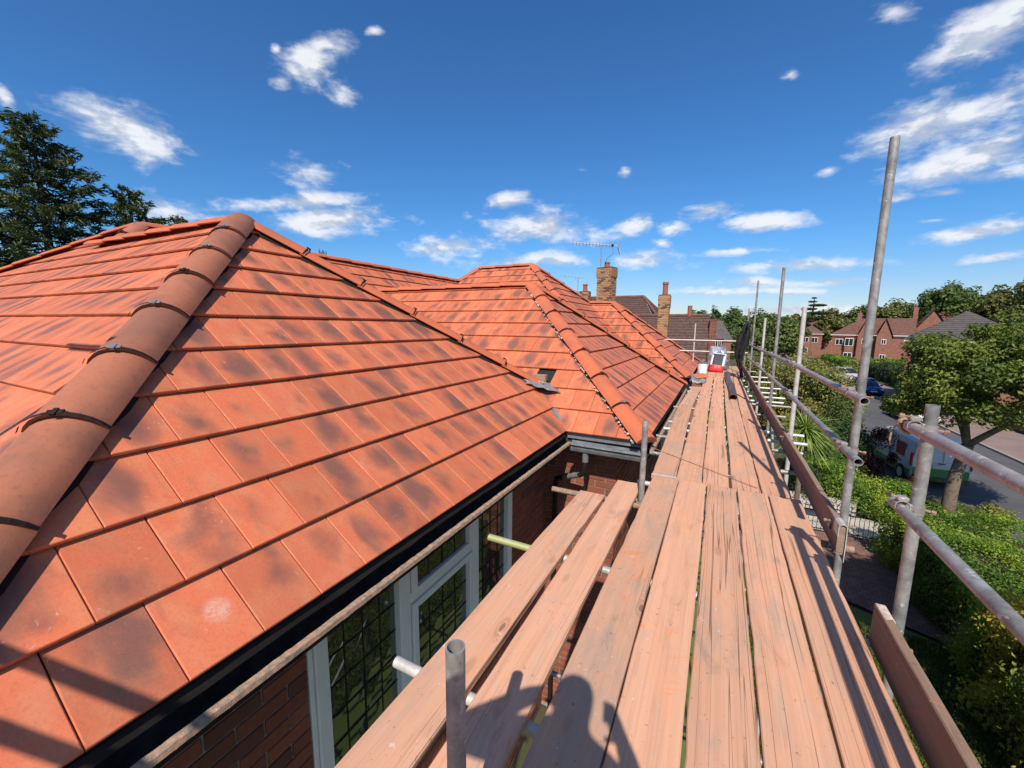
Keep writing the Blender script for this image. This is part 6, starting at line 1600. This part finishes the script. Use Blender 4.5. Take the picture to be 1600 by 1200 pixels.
# ---- green skip bin and lamp posts
sb = thing('wheelie_bin', 'green wheelie bin standing on the far pavement under the leaves', 'bin', (14.6, 47.0, GZ+.08))
mb = MB(); mb.prism([(-.28, -.32), (.28, -.32), (.28, .32), (-.28, .32)], .1, .98); mb.build('bin_body', simple('bin_green', (0.02, 0.16, 0.08), .5), sb)
mb = MB(); mb.bbox(-.31, .31, -.38, .34, .985, 1.06, .02); mb.build('lid', simple('bin_lid', (0.03, 0.22, 0.12), .5), sb)
mb = MB()
for x in (-.26, .26): mb.tube((x-.03, .32, .10), (x+.03, .32, .10), .1, 12)
mb.build('wheel', RUBBER, sb)
for i, (x, y, h, lab) in enumerate(((29.5, 95.0, 11.2, 'thin lamp post rising behind the brick houses right of the tallest upright'), (14.0, 86.0, 6.6, 'short wooden pole at the left end of the gabled house'))):
    lp = thing('lamp_post' if i == 0 else 'telegraph_pole', lab, 'post', (x, y, GZ))
    mb = MB(); mb.tube((0, 0, 0), (0, 0, h), .11, 8, r2=.06); mb.build('pole', GALV if i == 0 else BARK, lp)
    mb = MB(); mb.bbox(-.55, .1, -.08, .08, h, h+.12, .03) if i == 0 else mb.bbox(-.12, .12, -.12, .12, h-.02, h+.03, .02); mb.build('lantern' if i == 0 else 'cap', GALV, lp)

# ================================================================== THE PERSON TAKING THE PICTURE (stands behind the lens; the shadow falls on the boards)
per = thing('person', 'person in work clothes holding up both hands, whose shadow falls on the boards', 'person', (-.05, -.30, .002)); per.scale = (1.06, 1, 1.055)
J = [(0, 0, .93), (0, .01, 1.10), (0, .0, 1.28), (0, -.01, 1.46), (0, .005, 1.55), (0, .03, 1.64), (0, .04, 1.74),         # 0-6 pelvis .. crown
     (-.19, 0, 1.43), (-.40, .02, 1.33), (-.20, .22, 1.40), (-.12, .25, 1.42),                                             # 7-10 left arm
     (.19, 0, 1.43), (.25, .06, 1.18), (.16, .22, 1.32), (.11, .25, 1.39),                                               # 11-14 right arm
     (-.10, 0, .90), (-.12, .02, .48), (-.13, -.02, .08), (-.14, .12, .035),                                               # 15-18 left leg
     (.10, 0, .90), (.13, .02, .48), (.15, -.02, .08), (.17, .12, .035)]
Eg = [(0, 1), (1, 2), (2, 3), (3, 4), (4, 5), (5, 6), (3, 7), (7, 8), (8, 9), (9, 10), (3, 11), (11, 12), (12, 13), (13, 14), (0, 15), (15, 16), (16, 17), (17, 18), (0, 19), (19, 20), (20, 21), (21, 22)]
Rr = [(.16, .12), (.15, .11), (.18, .125), (.15, .10), (.055, .055), (.085, .10), (.07, .08), (.075, .07), (.052, .05), (.036, .034), (.04, .022), (.075, .07), (.052, .05), (.036, .034), (.04, .022), (.10, .10), (.068, .068), (.05, .05), (.045, .035), (.10, .10), (.068, .068), (.05, .05), (.045, .035)]
# five short fingers and a thumb curled round the phone edge on each hand
for hand, sx in ((10, 1), (14, -1)):
    hx, hy, hz = J[hand]
    for f in range(5):
        k = len(J); dz_ = (.045, .022, 0, -.022, -.03)[f]
        if f < 4: J += [(hx+sx*.02, hy+.035, hz+dz_), (hx+sx*.055, hy+.03, hz+dz_+.004)]
        else: J += [(hx+sx*.01, hy-.005, hz-.045), (hx+sx*.04, hy-.01, hz-.05)]
        Eg += [(hand, k), (k, k+1)]; Rr += [(.0095, .0095), (.008, .008)]
me = bpy.data.meshes.new('body'); me.from_pydata(J, Eg, []); body = bpy.data.objects.new('body', me); link(body, per)
sk = body.modifiers.new('skin', 'SKIN'); sk.use_smooth_shade = True
for i, v in enumerate(me.skin_vertices[0].data): v.radius = Rr[i]; v.use_root = (i == 0)
ss = body.modifiers.new('sub', 'SUBSURF'); ss.levels = 2; ss.render_levels = 2
me.materials.append(simple('dark_workwear', (0.05, 0.055, 0.07), .9))
